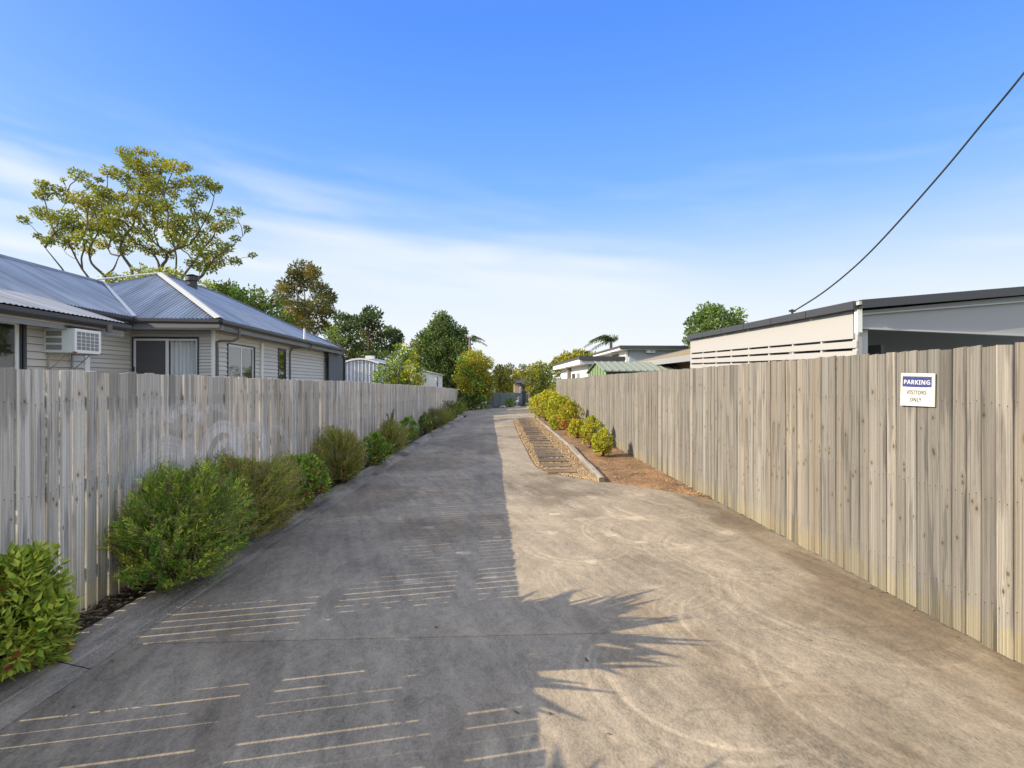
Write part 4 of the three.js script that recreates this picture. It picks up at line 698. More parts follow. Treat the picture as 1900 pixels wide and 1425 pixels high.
// ---------------------------------------------------------------- sheds beyond the shaded fence
const ribbed = (a, b, y0, yTop, n, out, m, parent, name = 'wall') => {                  // ribbed sheet wall from a to b
  const dir = b.clone().sub(a), len = dir.length(); dir.normalize();
  const N = Math.round(len / 0.2) * 8, g = sheet(N, 1, (i, j) => { const u = i * len, k = (u / 0.2) % 1, z = k < 0.2 ? 0.03 : k < 0.3 ? 0.03 * (0.3 - k) * 10 : k > 0.9 ? 0.03 * (k - 0.9) * 10 : 0; return a.clone().addScaledVector(dir, u).addScaledVector(n, z + out).setY(j ? yTop(i) : y0); });
  const f = g.toNonIndexed(); f.computeVertexNormals(); return part(name, f, m, parent);
};
{
  const s = new THREE.Group(); s.name = numbered('garden_shed'); scene.add(s); tag(s, 'pale ribbed steel shed with arched gable beyond the shaded fence', 'shed');
  const D = 28, a = onD(638, 680, D), b = onD(700, 680, D), pk = onD(668, 667, D).y, yE = onD(640, 675, D).y, gy = -0.4, top = (i) => lerp(yE, pk, Math.sin(Math.PI * clamp(i)));
  const mShed = mat(0.42, 0.46, 0.56, 0.5, { metalness: 0.2 }), mSt = mat(0.72, 0.72, 0.7, 0.5);
  ribbed(V(a.x, 0, D), V(b.x, 0, D), gy, top, EZ, 0, mShed, s);
  const strips = 9; for (let k = 0; k <= strips; k++) { const x = lerp(a.x, b.x, k / strips); part('cover_strip', box(0.05, top(k / strips) - gy - 0.05, 0.03, x, (top(k / strips) + gy) / 2, -D + 0.045), mSt, s); }
  const rim = []; for (let k = 0; k < 10; k++) rim.push(bar(V(lerp(a.x - 0.1, b.x + 0.1, k / 10), top(k / 10) + 0.03, D - 0.05), V(lerp(a.x - 0.1, b.x + 0.1, (k + 1) / 10), top((k + 1) / 10) + 0.03, D - 0.05), 0.14, 0.08)); part('barge', rim, mSt, s);
  part('roof', sheet(12, 1, (i, j) => V(lerp(a.x - 0.1, b.x + 0.1, i), top(i) + 0.05, D + j * 4)), mCap, s);
  part('wall', [plate([V(b.x, gy, D), V(b.x, gy, D + 4), V(b.x, yE, D + 4), V(b.x, yE, D)], 0.03, EX), plate([V(a.x, gy, D), V(a.x, gy, D + 4), V(a.x, yE, D + 4), V(a.x, yE, D)], 0.03, EX)], mShed, s);
  const c = thing('carport', 'flat pale roofed carport behind the lemon tree beside the steel shed', 'carport');
  const r0 = onD(672, 668, 32), r1 = onD(770, 684, 32);
  part('roof', plate([V(r0.x, r0.y + 0.02, 31), V(r1.x, r1.y, 31), V(r1.x, r1.y + 0.2, 36), V(r0.x, r0.y + 0.25, 36)], 0.12, new THREE.Vector3(0, 1, 0)), mCap, c);
  for (const x of [r0.x + 0.1, r1.x - 0.1]) part('post', box(0.1, 3.1, 0.1, x, r1.y - 1.65, -31.2), mSt, c);
  part('vent', box(0.5, 0.2, 0.4, lerp(r0.x, r1.x, 0.08), r0.y + 0.2, -33), mSt, c);
  const w = thing('garden_shed', 'small white shed with low roof before the dark tree ending the shaded fence', 'shed');
  const e0 = onD(764, 692, 37), e1 = onD(815, 696, 37), mid = onD(778, 688, 37), mW = mat(0.7, 0.7, 0.68, 0.6);
  part('wall', plate([V(e0.x, -0.5, 37), V(e1.x, -0.5, 37), V(e1.x, e1.y, 37), V(mid.x, mid.y, 37), V(e0.x, e0.y, 37)], 2.5, EZ), mW, w);
  part('roof', [bar(V(e0.x - 0.2, e0.y, 38.2), V(mid.x, mid.y + 0.08, 38.2), 2.7, 0.07), bar(V(mid.x, mid.y + 0.08, 38.2), V(e1.x + 0.15, e1.y + 0.03, 38.2), 2.7, 0.07)], mCap, w);
  part('door_trim', box(0.05, 1.6, 0.05, e1.x - 0.12, e1.y - 0.9, -36.98), mGutter, w);
}

// ---------------------------------------------------------------- skillion-roofed building beyond the sunny fence
{
  const h = new THREE.Group(); h.name = 'skillion_house'; scene.add(h); tag(h, 'white and grey carport building with dark low-pitched roof behind the parking sign', 'house');
  const N = P(1590, 574, 7.8), Fr = P(1281, 630, 14.8), D0 = -N.z, mWht = mat(0.335, 0.33, 0.335, 0.6), mGrey = mat(0.30, 0.305, 0.32, 0.6), mDk = mat(0.04, 0.042, 0.05, 0.45), mPost = mat(0.40, 0.40, 0.40, 0.6);
  const dir = Fr.clone().sub(N), n = new THREE.Vector3(dir.z, 0, -dir.x).normalize(); if (n.x > 0) n.negate();
  const L = (t, dy, o = 0) => N.clone().lerp(Fr, t).add(new THREE.Vector3(0, dy, 0)).addScaledVector(n, o);
  const R0 = onD(1900, 548, D0), k = (R0.y - N.y) / (R0.x - N.x), Xe = N.x + 5.5, R = V(Xe, N.y + k * 5.5, D0);
  // roof: a plate rising away from the boundary, dark capping along its edges, standing seams on top
  const rise = new THREE.Vector3(-k, 1, 0).normalize(), Rb = R.clone().add(dir);
  part('roof', plate([L(-0.02, 0.10, 0.06), L(1.02, 0.10, 0.06), Rb.clone().add(new THREE.Vector3(0, 0.1, 0)), R.clone().add(new THREE.Vector3(0, 0.10, 0.1))], 0.05, rise), mCap, h);
  for (let q = 0; q < 6; q++) part('gutter', bar(L(q / 6 - (q ? 0 : 0.01), 0.055, 0.05), L((q + 0.985) / 6, 0.055, 0.05), 0.1, 0.115), mDk, h);
  part('barge_capping', bar(L(-0.01, 0.06, 0.02).add(new THREE.Vector3(0, 0, 0.04)), R.clone().add(new THREE.Vector3(0, 0.06, 0.06)), 0.07, 0.12), mDk, h);
  // white gable panel, then open slats on posts
  const yb = (t) => lerp(onX(1592, 627, N.x).y, P(1285, 655, 14.8).y, t);
  part('wall_panel', plate([L(0.012, 0), L(1, 0), V(Fr.x, yb(1), -Fr.z), V(L(0.012, 0).x, yb(0), -L(0.012, 0).z)], 0.06, n), mWht, h);
  const gap = 0.04, sh = 0.10;
  for (let s = 0; s < 12; s++) { const at = (t, dy) => { const p = L(t, 0, 0.005); p.y = yb(t) + dy; return p; }, y1 = -gap - s * (sh + gap); part('slat', plate([at(0.0, y1), at(1, y1), at(1, y1 - sh), at(0.0, y1 - sh)], 0.022, n), mWht, h); }
  for (let q = 0; q <= 8; q++) { const p = L(q / 8 * 0.99 + 0.004, 0, -0.045); part('slat_post', box(0.07, yb(q / 8) + 0.1, 0.05, p.x, yb(q / 8) / 2, p.z), mWht, h); }
  part('slat_shade_sheet', plate([L(0.03, -0.5, -0.5), L(1, -0.5, -0.5), L(1, -2.9, -0.5), L(0.03, -2.75, -0.5)], 0.04, n), mDk, h);  // dark sheet added to stand for the shade behind the slats
  part('corner_cover', box(0.07, 0.34, 0.07, N.x - 0.0, N.y - 0.17, N.z + 0.03), mTrim, h);
  // grey wedge-shaped fascia over the carport opening
  const q = (x, y) => onD(x, y, D0), bx = 2500;
  part('fascia', plate([q(1594, 577), q(1594, 609), q(bx, 609 + 0.045 * (bx - 1594)), q(bx, 574 - 0.087 * (bx - 1594))], 0.06, EZ), mGrey, h);
  part('fascia_trim', [bar(q(1594, 609), q(bx, 609 + 0.045 * (bx - 1594)), 0.09, 0.025), bar(q(1594, 584).add(new THREE.Vector3(0, 0, 0.01)), q(bx, 584 - 0.08 * (bx - 1594)).add(new THREE.Vector3(0, 0, 0.01)), 0.07, 0.02)], mPost, h);
  const pl = q(1594, 612), pr = q(1612, 612);
  part('post', box(pr.x - pl.x, pl.y, 0.12, (pl.x + pr.x) / 2, pl.y / 2, -D0 - 0.08), mPost, h);
  part('back_wall', plate([V(N.x + 0.3, -0.1, D0 + 2.2), V(Xe, -0.1, D0 + 2.2), V(Xe, 2.9, D0 + 2.2), V(N.x + 0.3, 2.9, D0 + 2.2)], 0.1, EZ), mat(0.22, 0.24, 0.29, 0.5), h);
  part('door', [box(0.9, 2.1, 0.06, N.x + 1.9, 1.1, -D0 - 2.16), box(1.6, 1.0, 0.06, N.x + 3.4, 1.6, -D0 - 2.16)], mat(0.38, 0.41, 0.47, 0.25), h);
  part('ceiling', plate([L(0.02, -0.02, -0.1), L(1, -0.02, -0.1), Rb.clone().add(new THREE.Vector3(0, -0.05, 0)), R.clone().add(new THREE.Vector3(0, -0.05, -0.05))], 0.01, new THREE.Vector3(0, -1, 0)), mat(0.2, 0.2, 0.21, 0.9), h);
  part('floor', plate([V(N.x, 0.03, D0 - 1.5), V(Xe, 0.03, D0 - 1.5), V(Xe, 0.03, -Fr.z), V(Fr.x, 0.03, -Fr.z)], 0.1, new THREE.Vector3(0, 1, 0)), mat(0.3, 0.29, 0.28, 0.9), h);
  part('end_wall', plate([V(Fr.x, -0.1, -Fr.z), V(Xe, -0.1, -Fr.z), V(Xe, 3.1, -Fr.z), V(Fr.x, Fr.y, -Fr.z)], 0.08, AWAY), mWht, h);
  const br = P(1470, 580, 9.75); part('cable_bracket', [tube([br.clone().add(new THREE.Vector3(0, -0.08, 0)), br.clone().add(new THREE.Vector3(0, 0.06, 0))], 0.02, 0.02, 6), box(0.1, 0.035, 0.05, br.x, br.y + 0.03, br.z)], mMetalDark, h);
  const cb = tube([P(1472, 578, 9.7), P(1521, 547, 9.1), P(1572, 507, 8.5), P(1622, 460, 8), P(1745, 323, 7.0), P(1822, 230, 6.5), P(1900, 135, 6), P(2120, -160, 5.2), P(2500, -720, 4.4)], 0.0125, 0.0115, 7, 60);
  tag(part('service_cable', cb, mat(0.012, 0.012, 0.013, 0.6), scene), 'black overhead service cable running up from the dark low-pitched roof', 'cable');
}
// ---------------------------------------------------------------- green shed, tan-roofed house, two-step white house
{
  const s = new THREE.Group(); s.name = numbered('garden_shed'); scene.add(s); tag(s, 'small green steel shed with ribbed gable roof behind sunny fence', 'shed');
  const X0 = 4.14, X1 = 7.0, Da = -onX(1125, 690, X0).z, Db = -onX(1092, 697, X0).z, Dm = -onX(1108, 673, X0).z, ye = onX(1125, 687, X0).y, yr = onX(1108, 673, X0).y, mG = mat(0.17, 0.24, 0.13, 0.6), mGR = mat(0.20, 0.225, 0.18, 0.75);
  part('gable_wall', plate([V(X0, 0, Da), V(X0, 0, Db), V(X0, ye, Db), V(X0, yr, Dm), V(X0, ye, Da)], 0.03, new THREE.Vector3(-1, 0, 0)), mG, s);
  for (let k = 1; k < 7; k++) { const D = lerp(Da, Db, k / 7), t = D < Dm ? lerp(ye, yr, (D - Da) / (Dm - Da)) : lerp(yr, ye, (D - Dm) / (Db - Dm)); part('rib', box(0.03, t, 0.05, X0 - 0.015, t / 2, -D), mG, s); }
  part('wall', [plate([V(X0, 0, Da), V(X1, 0, Da), V(X1, ye, Da), V(X0, ye, Da)], 0.03, EZ), plate([V(X0, 0, Db), V(X1, 0, Db), V(X1, ye, Db), V(X0, ye, Db)], 0.03, AWAY), plate([V(X1, 0, Da), V(X1, 0, Db), V(X1, ye, Db), V(X1, yr, Dm), V(X1, ye, Da)], 0.03, EX)], mat(0.08, 0.1, 0.08, 0.7), s);
  const up = new THREE.Vector3(0, Dm - Da, yr - ye).normalize();
  part('roof', [plate([V(X0 - 0.1, ye - 0.03, Da - 0.12), V(X1 + 0.1, ye - 0.03, Da - 0.12), V(X1 + 0.1, yr + 0.03, Dm), V(X0 - 0.1, yr + 0.03, Dm)], 0.025, up), plate([V(X0 - 0.1, yr + 0.03, Dm), V(X1 + 0.1, yr + 0.03, Dm), V(X1 + 0.1, ye - 0.03, Db + 0.1), V(X0 - 0.1, ye - 0.03, Db + 0.1)], 0.025, new THREE.Vector3(0, 0.9, -0.4).normalize())], mGR, s);
  for (let k = 0; k <= 12; k++) { const X = lerp(X0 - 0.08, X1 + 0.08, k / 12); part('roof_rib', bar(V(X, ye - 0.015, Da - 0.12), V(X, yr + 0.045, Dm), k === 0 || k === 12 ? 0.07 : 0.05, 0.03), mGR, s); }

  const t = thing('tan_roofed_house', 'low house with golden tan roof slope between green shed and white carport building', 'house');
  const E0 = onX(1172, 673, 6.25), E1 = V(6.25, E0.y, 14.5), E0b = V(6.25, E0.y, -E0.z), rx = 8.9, ry = E0.y + 0.62, mTan = mat(0.22, 0.165, 0.085, 0.85);
  part('roof', plate([E0b, E1, V(rx, ry, 14.5), V(rx, ry, -E0.z)], 0.03, new THREE.Vector3(-0.23, 0.97, 0)), mTan, t);
  part('roof', plate([V(rx, ry, -E0.z), V(rx, ry, 14.5), V(12, E0.y, 14.5), V(12, E0.y, -E0.z)], 0.03, new THREE.Vector3(0.2, 0.97, 0)), mTan, t);
  part('fascia', box(0.04, 0.2, -E0.z - 14.5, 6.25, E0.y - 0.12, -(14.5 - E0.z) / 2), mFasciaGrey, t);
  part('barge', bar(V(6.25, E0.y - 0.05, -E0.z), V(rx, ry - 0.05, -E0.z), 0.05, 0.16), mFasciaGrey, t);
  part('soffit', plate([V(6.25, E0.y - 0.2, -E0.z), V(6.25, E0.y - 0.2, 14.5), V(6.9, E0.y - 0.18, 14.5), V(6.9, E0.y - 0.18, -E0.z)], 0.02, new THREE.Vector3(0, -1, 0)), mFasciaGrey, t);
  part('wall', [box(0.1, E0.y + 0.1, -E0.z - 15, 6.95, E0.y / 2 - 0.1, -(15 - E0.z) / 2), box(4.4, E0.y, 0.1, 9.2, E0.y / 2 - 0.1, E0.z + 0.4), box(4.4, E0.y, 0.1, 9.2, E0.y / 2 - 0.1, -15)], mat(0.3, 0.2, 0.12, 0.8), t);

  const w = thing('white_house', 'white house of two flat-roofed steps with dark roof edges beyond the green shed', 'house');
  const mW = mat(0.72, 0.72, 0.70, 0.6), mG2 = mat(0.36, 0.39, 0.44, 0.6), mEdge2 = mat(0.05, 0.05, 0.055, 0.5), mEave = mat(0.58, 0.58, 0.57, 0.6);  // front walls are white too; their shade is put into the grey
  const block = (x, y, dz, xr, D1, hRoof, low) => {
    const c = P(x, y, dz), X0 = c.x, D0 = -c.z, X1 = onD(xr, y, D0).x, t = 0.12;
    part('roof', box(X1 - X0, t, D1 - D0, (X0 + X1) / 2, c.y - t / 2, -(D0 + D1) / 2), mEdge2, w);
    part('eave', box(X1 - X0 - 0.04, hRoof, D1 - D0 - 0.04, (X0 + X1) / 2 + 0.02, c.y - t - hRoof / 2, -(D0 + D1) / 2), mEave, w);
    const ix = X0 + 0.55, iz = D0 + 0.5; part('fascia', box(X1 - X0 + 0.02, low < -0.2 ? 0.2 : 0.1, 0.05, (X0 + X1) / 2, c.y - 0.1, -D0 + 0.03), mEdge2, w);
    part('wall', box(0.12, c.y - low, D1 - iz - 1, ix, (c.y - t - hRoof + low) / 2, -(iz + D1 - 1) / 2), mW, w);
    part('wall', box(X1 - ix - 0.1, c.y - low, 0.12, (ix + X1) / 2 + 0.07, (c.y - t - hRoof + low) / 2 - 0.004, -iz), mG2, w);
    return { X0, D0, ix, iz, Y: c.y, X1 };
  };
  const b1 = block(1075, 661, 26, 1160, 37, 0.26, -0.3), b2 = block(1150, 641, 31, 1275, 39, 0.12, -0.3);
  part('window', box(0.05, 1.0, 1.0, b1.ix - 0.07, b1.Y - 1.25, -b1.iz - 4.3), mFrameDark, w); part('window', box(0.05, 1.0, 0.9, b1.ix - 0.07, b1.Y - 1.25, -b1.iz - 2.7), mat(0.25, 0.3, 0.32, 0.15), w);
  part('window', box(0.7, 1.3, 0.05, b1.ix + 0.5, b1.Y - 1.3, -b1.iz + 0.07), mat(0.12, 0.16, 0.2, 0.15), w); part('frame', box(0.07, 1.3, 0.07, b1.ix + 0.75, b1.Y - 1.3, -b1.iz + 0.075), mTrim, w);
  part('window', box(0.05, 0.3, 1.6, b2.ix - 0.07, b2.Y - 0.5, -b2.iz - 2.6), mFrameDark, w);
  part('pillar', box(0.4, 1.9, 0.4, b1.X0 + 0.5, b1.Y - 1.35, -b1.D0 - 6), mat(0.16, 0.15, 0.14, 0.8), w);
  const a0 = onD(1198, 646, b2.iz - 0.1), a1 = onD(1213, 655, b2.iz - 0.1), ac = thing('air_conditioner', 'small white air conditioner outdoor unit high on the upper step of the white house', 'air conditioner', V((a0.x + a1.x) / 2, a1.y, b2.iz - 0.2));
  part('casing', box(a1.x - a0.x, a0.y - a1.y, 0.28, (a0.x + a1.x) / 2, (a0.y + a1.y) / 2, -b2.iz + 0.22, 0, 0.01), mTrim, ac);
  const fan = new THREE.TorusGeometry(0.09, 0.012, 6, 20); fan.translate((a0.x + a1.x) / 2 + 0.07, (a0.y + a1.y) / 2, -b2.iz + 0.37); part('fan_guard', fan, mGutter, ac);
}

// ---------------------------------------------------------------- trees
const UP = new THREE.Vector3(0, 1, 0);
// clusters: [centre, radius] of leaf clumps; every clump hangs on a limb of its own
function tree(name, label, base, clusters, { seed = 1, trunkR = 0.2, fork = 0.3, leaf = 0.2, per = 60, palette = GREEN, accent = LIME, accentShare = 0.2, flat = 0.75, wide = 0.5, stems = 1, bark = mBark, group, category = 'tree', droop = 0, limbR = 0.05, limbShare = 1, m = mLeaf } = {}) {
  const t = thing(name, label, category, base, 0, group), r = rng(seed), L = new Leaves(), limbs = [], trunks = [];
  const rel = clusters.map(([c, R]) => [c.clone().sub(base), R]), topY = Math.max(...rel.map(([c]) => c.y)), midX = rel.reduce((s, [c]) => s + c.x, 0) / rel.length, midZ = rel.reduce((s, [c]) => s + c.z, 0) / rel.length;
  const axes = [];
  for (let k = 0; k < stems; k++) {
    const a = stems > 1 ? (k / stems - 0.5) : 0, top = new THREE.Vector3(midX * 0.5 + a * topY * 0.5, topY * (stems > 1 ? 0.46 : 0.82), midZ * 0.5 + (stems > 1 ? (r() - 0.5) * topY * 0.2 : 0)), mid = top.clone().multiplyScalar(0.5).add(new THREE.Vector3((r() - 0.5) * topY * 0.05, 0, (r() - 0.5) * topY * 0.05)), b = new THREE.Vector3(a * trunkR * 2, -0.2, 0);
    axes.push(new THREE.CatmullRomCurve3([b, mid, top])); trunks.push(tube([b, b.clone().lerp(mid, 0.5), mid, mid.clone().lerp(top, 0.5), top], trunkR / Math.sqrt(stems), trunkR * 0.18, 7, 14));
  }
  // branches fork: every clump joins the limb that reaches it soonest, and a limb is as thick as what it carries
  const nodes = []; for (const ax of axes) for (let k = 0; k <= 6; k++) { const f = lerp(fork * 0.8, 1, k / 6); nodes.push({ p: ax.getPoint(clamp(f)), path: f * topY * 0.6, up: null, load: 0, own: false }); }
  const root = new THREE.Vector3(midX * 0.3, topY * fork * 0.5, midZ * 0.3), order = rel.map(([c, R]) => ({ c, R, d: c.distanceTo(root) })).sort((a, b) => a.d - b.d), mine = [];
  for (const { c, R, d } of order) {
    if (r() > limbShare) continue;
    let best = nodes[0], cost = 1e9; for (const q of nodes) { const l = q.p.distanceTo(c), k = l + 0.6 * q.path + (q.p.y > c.y ? (q.p.y - c.y) * 0.8 : 0) + (q.p.distanceTo(root) > d ? 2 : 0); if (k < cost) { cost = k; best = q; } }
    const s0 = best.p, l = s0.distanceTo(c), w = l * 0.13, m1 = s0.clone().lerp(c, 0.38).add(new THREE.Vector3((r() - 0.5) * w, (r() - 0.65) * w * 1.2, (r() - 0.5) * w)), m2 = s0.clone().lerp(c, 0.72).add(new THREE.Vector3((r() - 0.5) * w, (r() - 0.5) * w, (r() - 0.5) * w));
    const a = { p: m1, path: best.path + l * 0.38, up: best, load: 0 }, b = { p: m2, path: best.path + l * 0.72, up: a, load: 0 }, e = { p: c, path: best.path + l, up: b, load: 0, R };
    nodes.push(a, b, e); mine.push([s0, a, b, e]); for (let q = e; q; q = q.up) q.load += R * R;
  }
  for (const [s0, a, b, e] of mine) {
    const th = (q) => limbR * 0.55 * Math.pow(q.load / 0.3, 0.42); limbs.push(tube([s0, a.p.clone().lerp(s0, 0.4), a.p, b.p, e.p], th(a), Math.min(th(e), th(b)) * 0.6, 5, 10));
    for (let k = 0; k < 4; k++) { const t1 = e.p.clone().add(rdir(r).multiplyScalar(e.R * 0.85)); limbs.push(tube([b.p.clone().lerp(e.p, 0.2 + 0.6 * r()), b.p.clone().lerp(t1, 0.6).add(rdir(r).multiplyScalar(e.R * 0.15)), t1], limbR * 0.28, limbR * 0.1, 3, 4)); }
  }
  for (const [c, R] of rel) {
    const acc = r() < accentShare, n = Math.round(per * 1.35 * (0.8 + 0.4 * r()) * Math.pow(R / 0.6, 1.6)), tone = 0.8 + 0.4 * r();
    for (let k = 0; k < n; k++) {
      const d = rdir(r), f = Math.pow(r(), 0.42), at = c.clone().add(new THREE.Vector3(d.x * R * f, d.y * R * f * flat, d.z * R * f));
      const dir = d.clone().multiplyScalar(0.6).add(rdir(r).multiplyScalar(0.9)).addScaledVector(UP, 0.1 - droop).normalize(), col = pick(acc || r() < 0.12 ? accent : palette, r).map((x) => x * tone);
      L.add(at, dir, across(dir, r), leaf * (0.7 + 0.6 * r()), leaf * wide * (0.8 + 0.4 * r()), col, 0.15);
    }
  }
  const put = (nm, g, mm) => { g.userData.local = true; part(nm, g, mm, t); };
  put('trunk', mergeGeometries(trunks), bark); if (limbs.length) put('limbs', mergeGeometries(limbs), bark); put('crown', L.geometry(), m);
  return t;
}
// clumps from pixels of an enlarged crop: scale and offset lead back to the photograph
const px = (list, scale, ox, oy, dz, jit, seed) => { const r = rng(seed); return list.map(([x, y, R]) => { const z = dz + (r() - 0.5) * 2 * jit; return [P(ox + x / scale, oy + y / scale, z), R / scale / 1000 * dz]; }); };
// rows [y, x0, x1] of a crown's outline filled with clumps through its depth
const rows = (list, step, R, scale, ox, oy, dz, depth, seed) => {
  const r = rng(seed), out = [], m = list.reduce((s, q) => Math.max(s, q[2] - q[1]), 0);
  for (const [y, x0, x1] of list) for (let x = x0 + R * 0.6; x <= x1 - R * 0.4 + 1; x += step) for (let k = 0; k < 2; k++) {
    const f = clamp((x - (x0 + x1) / 2) / m * 2, -1, 1), half = depth * Math.sqrt(Math.max(0.05, (x1 - x0) * (x1 - x0) / m / m - f * f)), z = dz + (k ? -1 : 0.5) * half * (0.7 + 0.4 * r());
    out.push([P(ox + (x + (r() - 0.5) * step * 0.7) / scale, oy + (y + (r() - 0.5) * step * 0.7) / scale, z), R * (0.75 + 0.5 * r()) / scale / 1000 * dz]);
  }
  return out;
};
const foot = (x, dz) => { const r = ray(x, 700); return V(r.X * dz, ground(r.X * dz, r.D * dz) - 0.1, r.D * dz); };
const OLD = [[0.115, 0.14, 0.018], [0.15, 0.16, 0.018], [0.075, 0.105, 0.018], [0.2, 0.185, 0.018]], DEEP = [[0.045, 0.075, 0.02], [0.06, 0.09, 0.023], [0.038, 0.062, 0.019]], GUM = [[0.07, 0.075, 0.022], [0.09, 0.085, 0.024], [0.05, 0.06, 0.02]], SUNLIT = [[0.2, 0.185, 0.018], [0.16, 0.16, 0.018], [0.23, 0.2, 0.018]];
// the airy tree over the house
{
  const list = [[790, 150, 60], [890, 140, 40], [965, 155, 20], [830, 190, 60], [690, 265, 50], [620, 320, 25], [500, 290, 60], [570, 355, 35], [400, 320, 15], [270, 350, 45], [270, 410, 50], [370, 390, 50], [430, 440, 50], [510, 430, 60], [560, 490, 60], [270, 530, 70], [145, 570, 30], [380, 580, 80], [470, 620, 70], [235, 670, 25], [310, 700, 40], [430, 710, 60], [600, 540, 70], [660, 500, 60], [620, 620, 70], [700, 660, 70], [770, 690, 60], [760, 290, 50], [860, 230, 70], [940, 270, 80], [1020, 230, 70], [1100, 240, 60], [1165, 235, 45], [900, 330, 90], [980, 340, 70], [830, 350, 60], [930, 420, 80], [1000, 480, 70], [880, 450, 60], [1120, 350, 60], [1200, 330, 60], [1290, 340, 60], [1350, 365, 40], [1250, 420, 60], [1200, 470, 50], [1090, 410, 40], [1240, 540, 60], [1300, 560, 50], [1400, 520, 45], [1490, 520, 40], [1440, 590, 60], [1370, 620, 60], [1480, 690, 30], [1560, 625, 20], [1590, 790, 25], [1100, 560, 60], [1150, 640, 60], [1090, 620, 60], [960, 520, 60], [870, 560, 50], [1010, 590, 60], [1200, 720, 70], [1250, 650, 60], [1130, 720, 50], [1420, 740, 50], [1350, 830, 70], [1300, 870, 60], [1480, 830, 40], [780, 760, 50], [700, 590, 60], [1270, 770, 60], [860, 640, 40], [940, 680, 40], [650, 400, 50], [700, 440, 60], [730, 520, 60], [680, 580, 60], [560, 600, 60], [520, 680, 60], [640, 720, 55], [760, 600, 60], [820, 520, 60], [780, 430, 60], [1050, 480, 60], [1080, 680, 50], [920, 620, 60], [1180, 580, 60], [1010, 380, 60], [1330, 700, 60], [1380, 780, 50], [1220, 840, 50], [560, 760, 40], [860, 720, 50], [950, 760, 50], [1050, 780, 50], [610, 450, 50], [440, 540, 60], [360, 660, 50], [620, 400, 40]];
  tree('shade_tree', 'tall airy many-stemmed tree with golden-green leaf clumps over the weatherboard house', foot(262, 31), px(list, 3.393, 0, 240, 31, 3.2, 201), { seed: 202, trunkR: 0.36, fork: 0.32, stems: 4, leaf: 0.16, per: 190, palette: OLD, accent: SUNLIT, accentShare: 0.3, flat: 0.6, wide: 0.6, limbR: 0.06 });
  tree('garden_tree', 'low bushy tree showing just above the ridge of the weatherboard house', foot(270, 27), rows([[905, 830, 1130], [950, 690, 1180], [1000, 660, 1330], [1060, 700, 1330]], 75, 55, 3.393, 0, 240, 27, 1.2, 203), { seed: 204, leaf: 0.17, per: 70, palette: OLD, accent: LIME, accentShare: 0.2 });
  tree('garden_tree', 'dark leafy tree rising behind the flue and the hipped roof', foot(460, 34), rows([[270, 180, 320], [300, 170, 420], [345, 230, 560], [400, 300, 640], [450, 380, 690], [510, 450, 720], [560, 520, 740]], 70, 58, 3.8, 350, 460, 34, 1.8, 205), { seed: 206, leaf: 0.22, per: 70, palette: DEEP.concat(OLD), accent: GREEN, accentShare: 0.35 });
  tree('gum_tree', 'tall brownish-green gum tree with open crown beyond the hipped roof', foot(563, 40), px([[800, 150, 90], [870, 170, 60], [740, 190, 50], [850, 240, 90], [690, 260, 60], [760, 290, 60], [930, 300, 70], [670, 330, 70], [980, 360, 60], [700, 400, 70], [780, 400, 60], [930, 400, 90], [860, 420, 70], [980, 450, 60], [720, 480, 80], [800, 500, 80], [900, 480, 60], [840, 550, 60], [960, 540, 40], [890, 580, 60], [790, 210, 70], [660, 290, 40], [1000, 340, 40], [740, 540, 60]], 3.8, 350, 460, 40, 2, 207), { seed: 208, trunkR: 0.25, fork: 0.4, leaf: 0.28, per: 170, palette: GUM, accent: [[0.15, 0.12, 0.025], [0.13, 0.115, 0.025]], accentShare: 0.4, wide: 0.35, bark: mBarkPale });
  tree('gum_tree', 'dark spreading tree with layered crown behind the steel shed', foot(690, 47), px([[1080, 490, 60], [1160, 510, 60], [1130, 560, 70], [1060, 570, 60], [1280, 440, 50], [1330, 470, 40], [1270, 490, 60], [1310, 540, 60], [1230, 530, 50], [1400, 590, 70], [1450, 610, 60], [1480, 640, 40], [1200, 600, 80], [1290, 620, 80], [1380, 680, 80], [1240, 700, 80], [1150, 680, 80], [1060, 650, 70], [1320, 740, 70], [1430, 720, 60], [1180, 750, 60], [1460, 680, 40], [1000, 600, 50], [980, 560, 40], [1040, 720, 70], [1100, 760, 70], [1250, 770, 70], [1390, 770, 60]], 3.8, 350, 460, 47, 3, 209), { seed: 210, trunkR: 0.3, leaf: 0.32, per: 120, palette: DEEP, accent: GUM, accentShare: 0.3, flat: 0.55, wide: 0.4 });
  tree('garden_tree', 'small leafy shrub-tree with lighter leaves between the lean-to and the dark trees', foot(625, 31), px([[1050, 610, 40], [1010, 580, 40], [1080, 640, 40], [980, 620, 40], [1040, 660, 50], [1000, 680, 40]], 3.8, 350, 460, 31, 0.6, 211), { seed: 212, leaf: 0.16, per: 70, palette: GREEN, accent: LIME, accentShare: 0.4, trunkR: 0.08 });
  tree('lemon_tree', 'small bright yellow-green citrus tree leaning over the shaded fence', foot(740, 25.5), px([[430, 400, 45], [500, 450, 60], [400, 470, 50], [560, 480, 45], [450, 540, 70], [540, 560, 70], [370, 560, 60], [280, 600, 60], [240, 650, 50], [320, 660, 60], [420, 640, 70], [520, 640, 70], [600, 600, 55], [620, 680, 55], [580, 700, 55], [480, 700, 60], [370, 710, 60], [260, 710, 60], [480, 390, 30], [440, 760, 80], [330, 780, 70], [560, 770, 70]], 4.75, 650, 560, 25.5, 0.8, 213), { seed: 214, trunkR: 0.09, leaf: 0.14, per: 190, palette: [[0.11, 0.17, 0.02], [0.15, 0.2, 0.02], [0.08, 0.13, 0.02]], accent: [[0.24, 0.25, 0.02], [0.22, 0.22, 0.02]], accentShare: 0.4, wide: 0.6 });
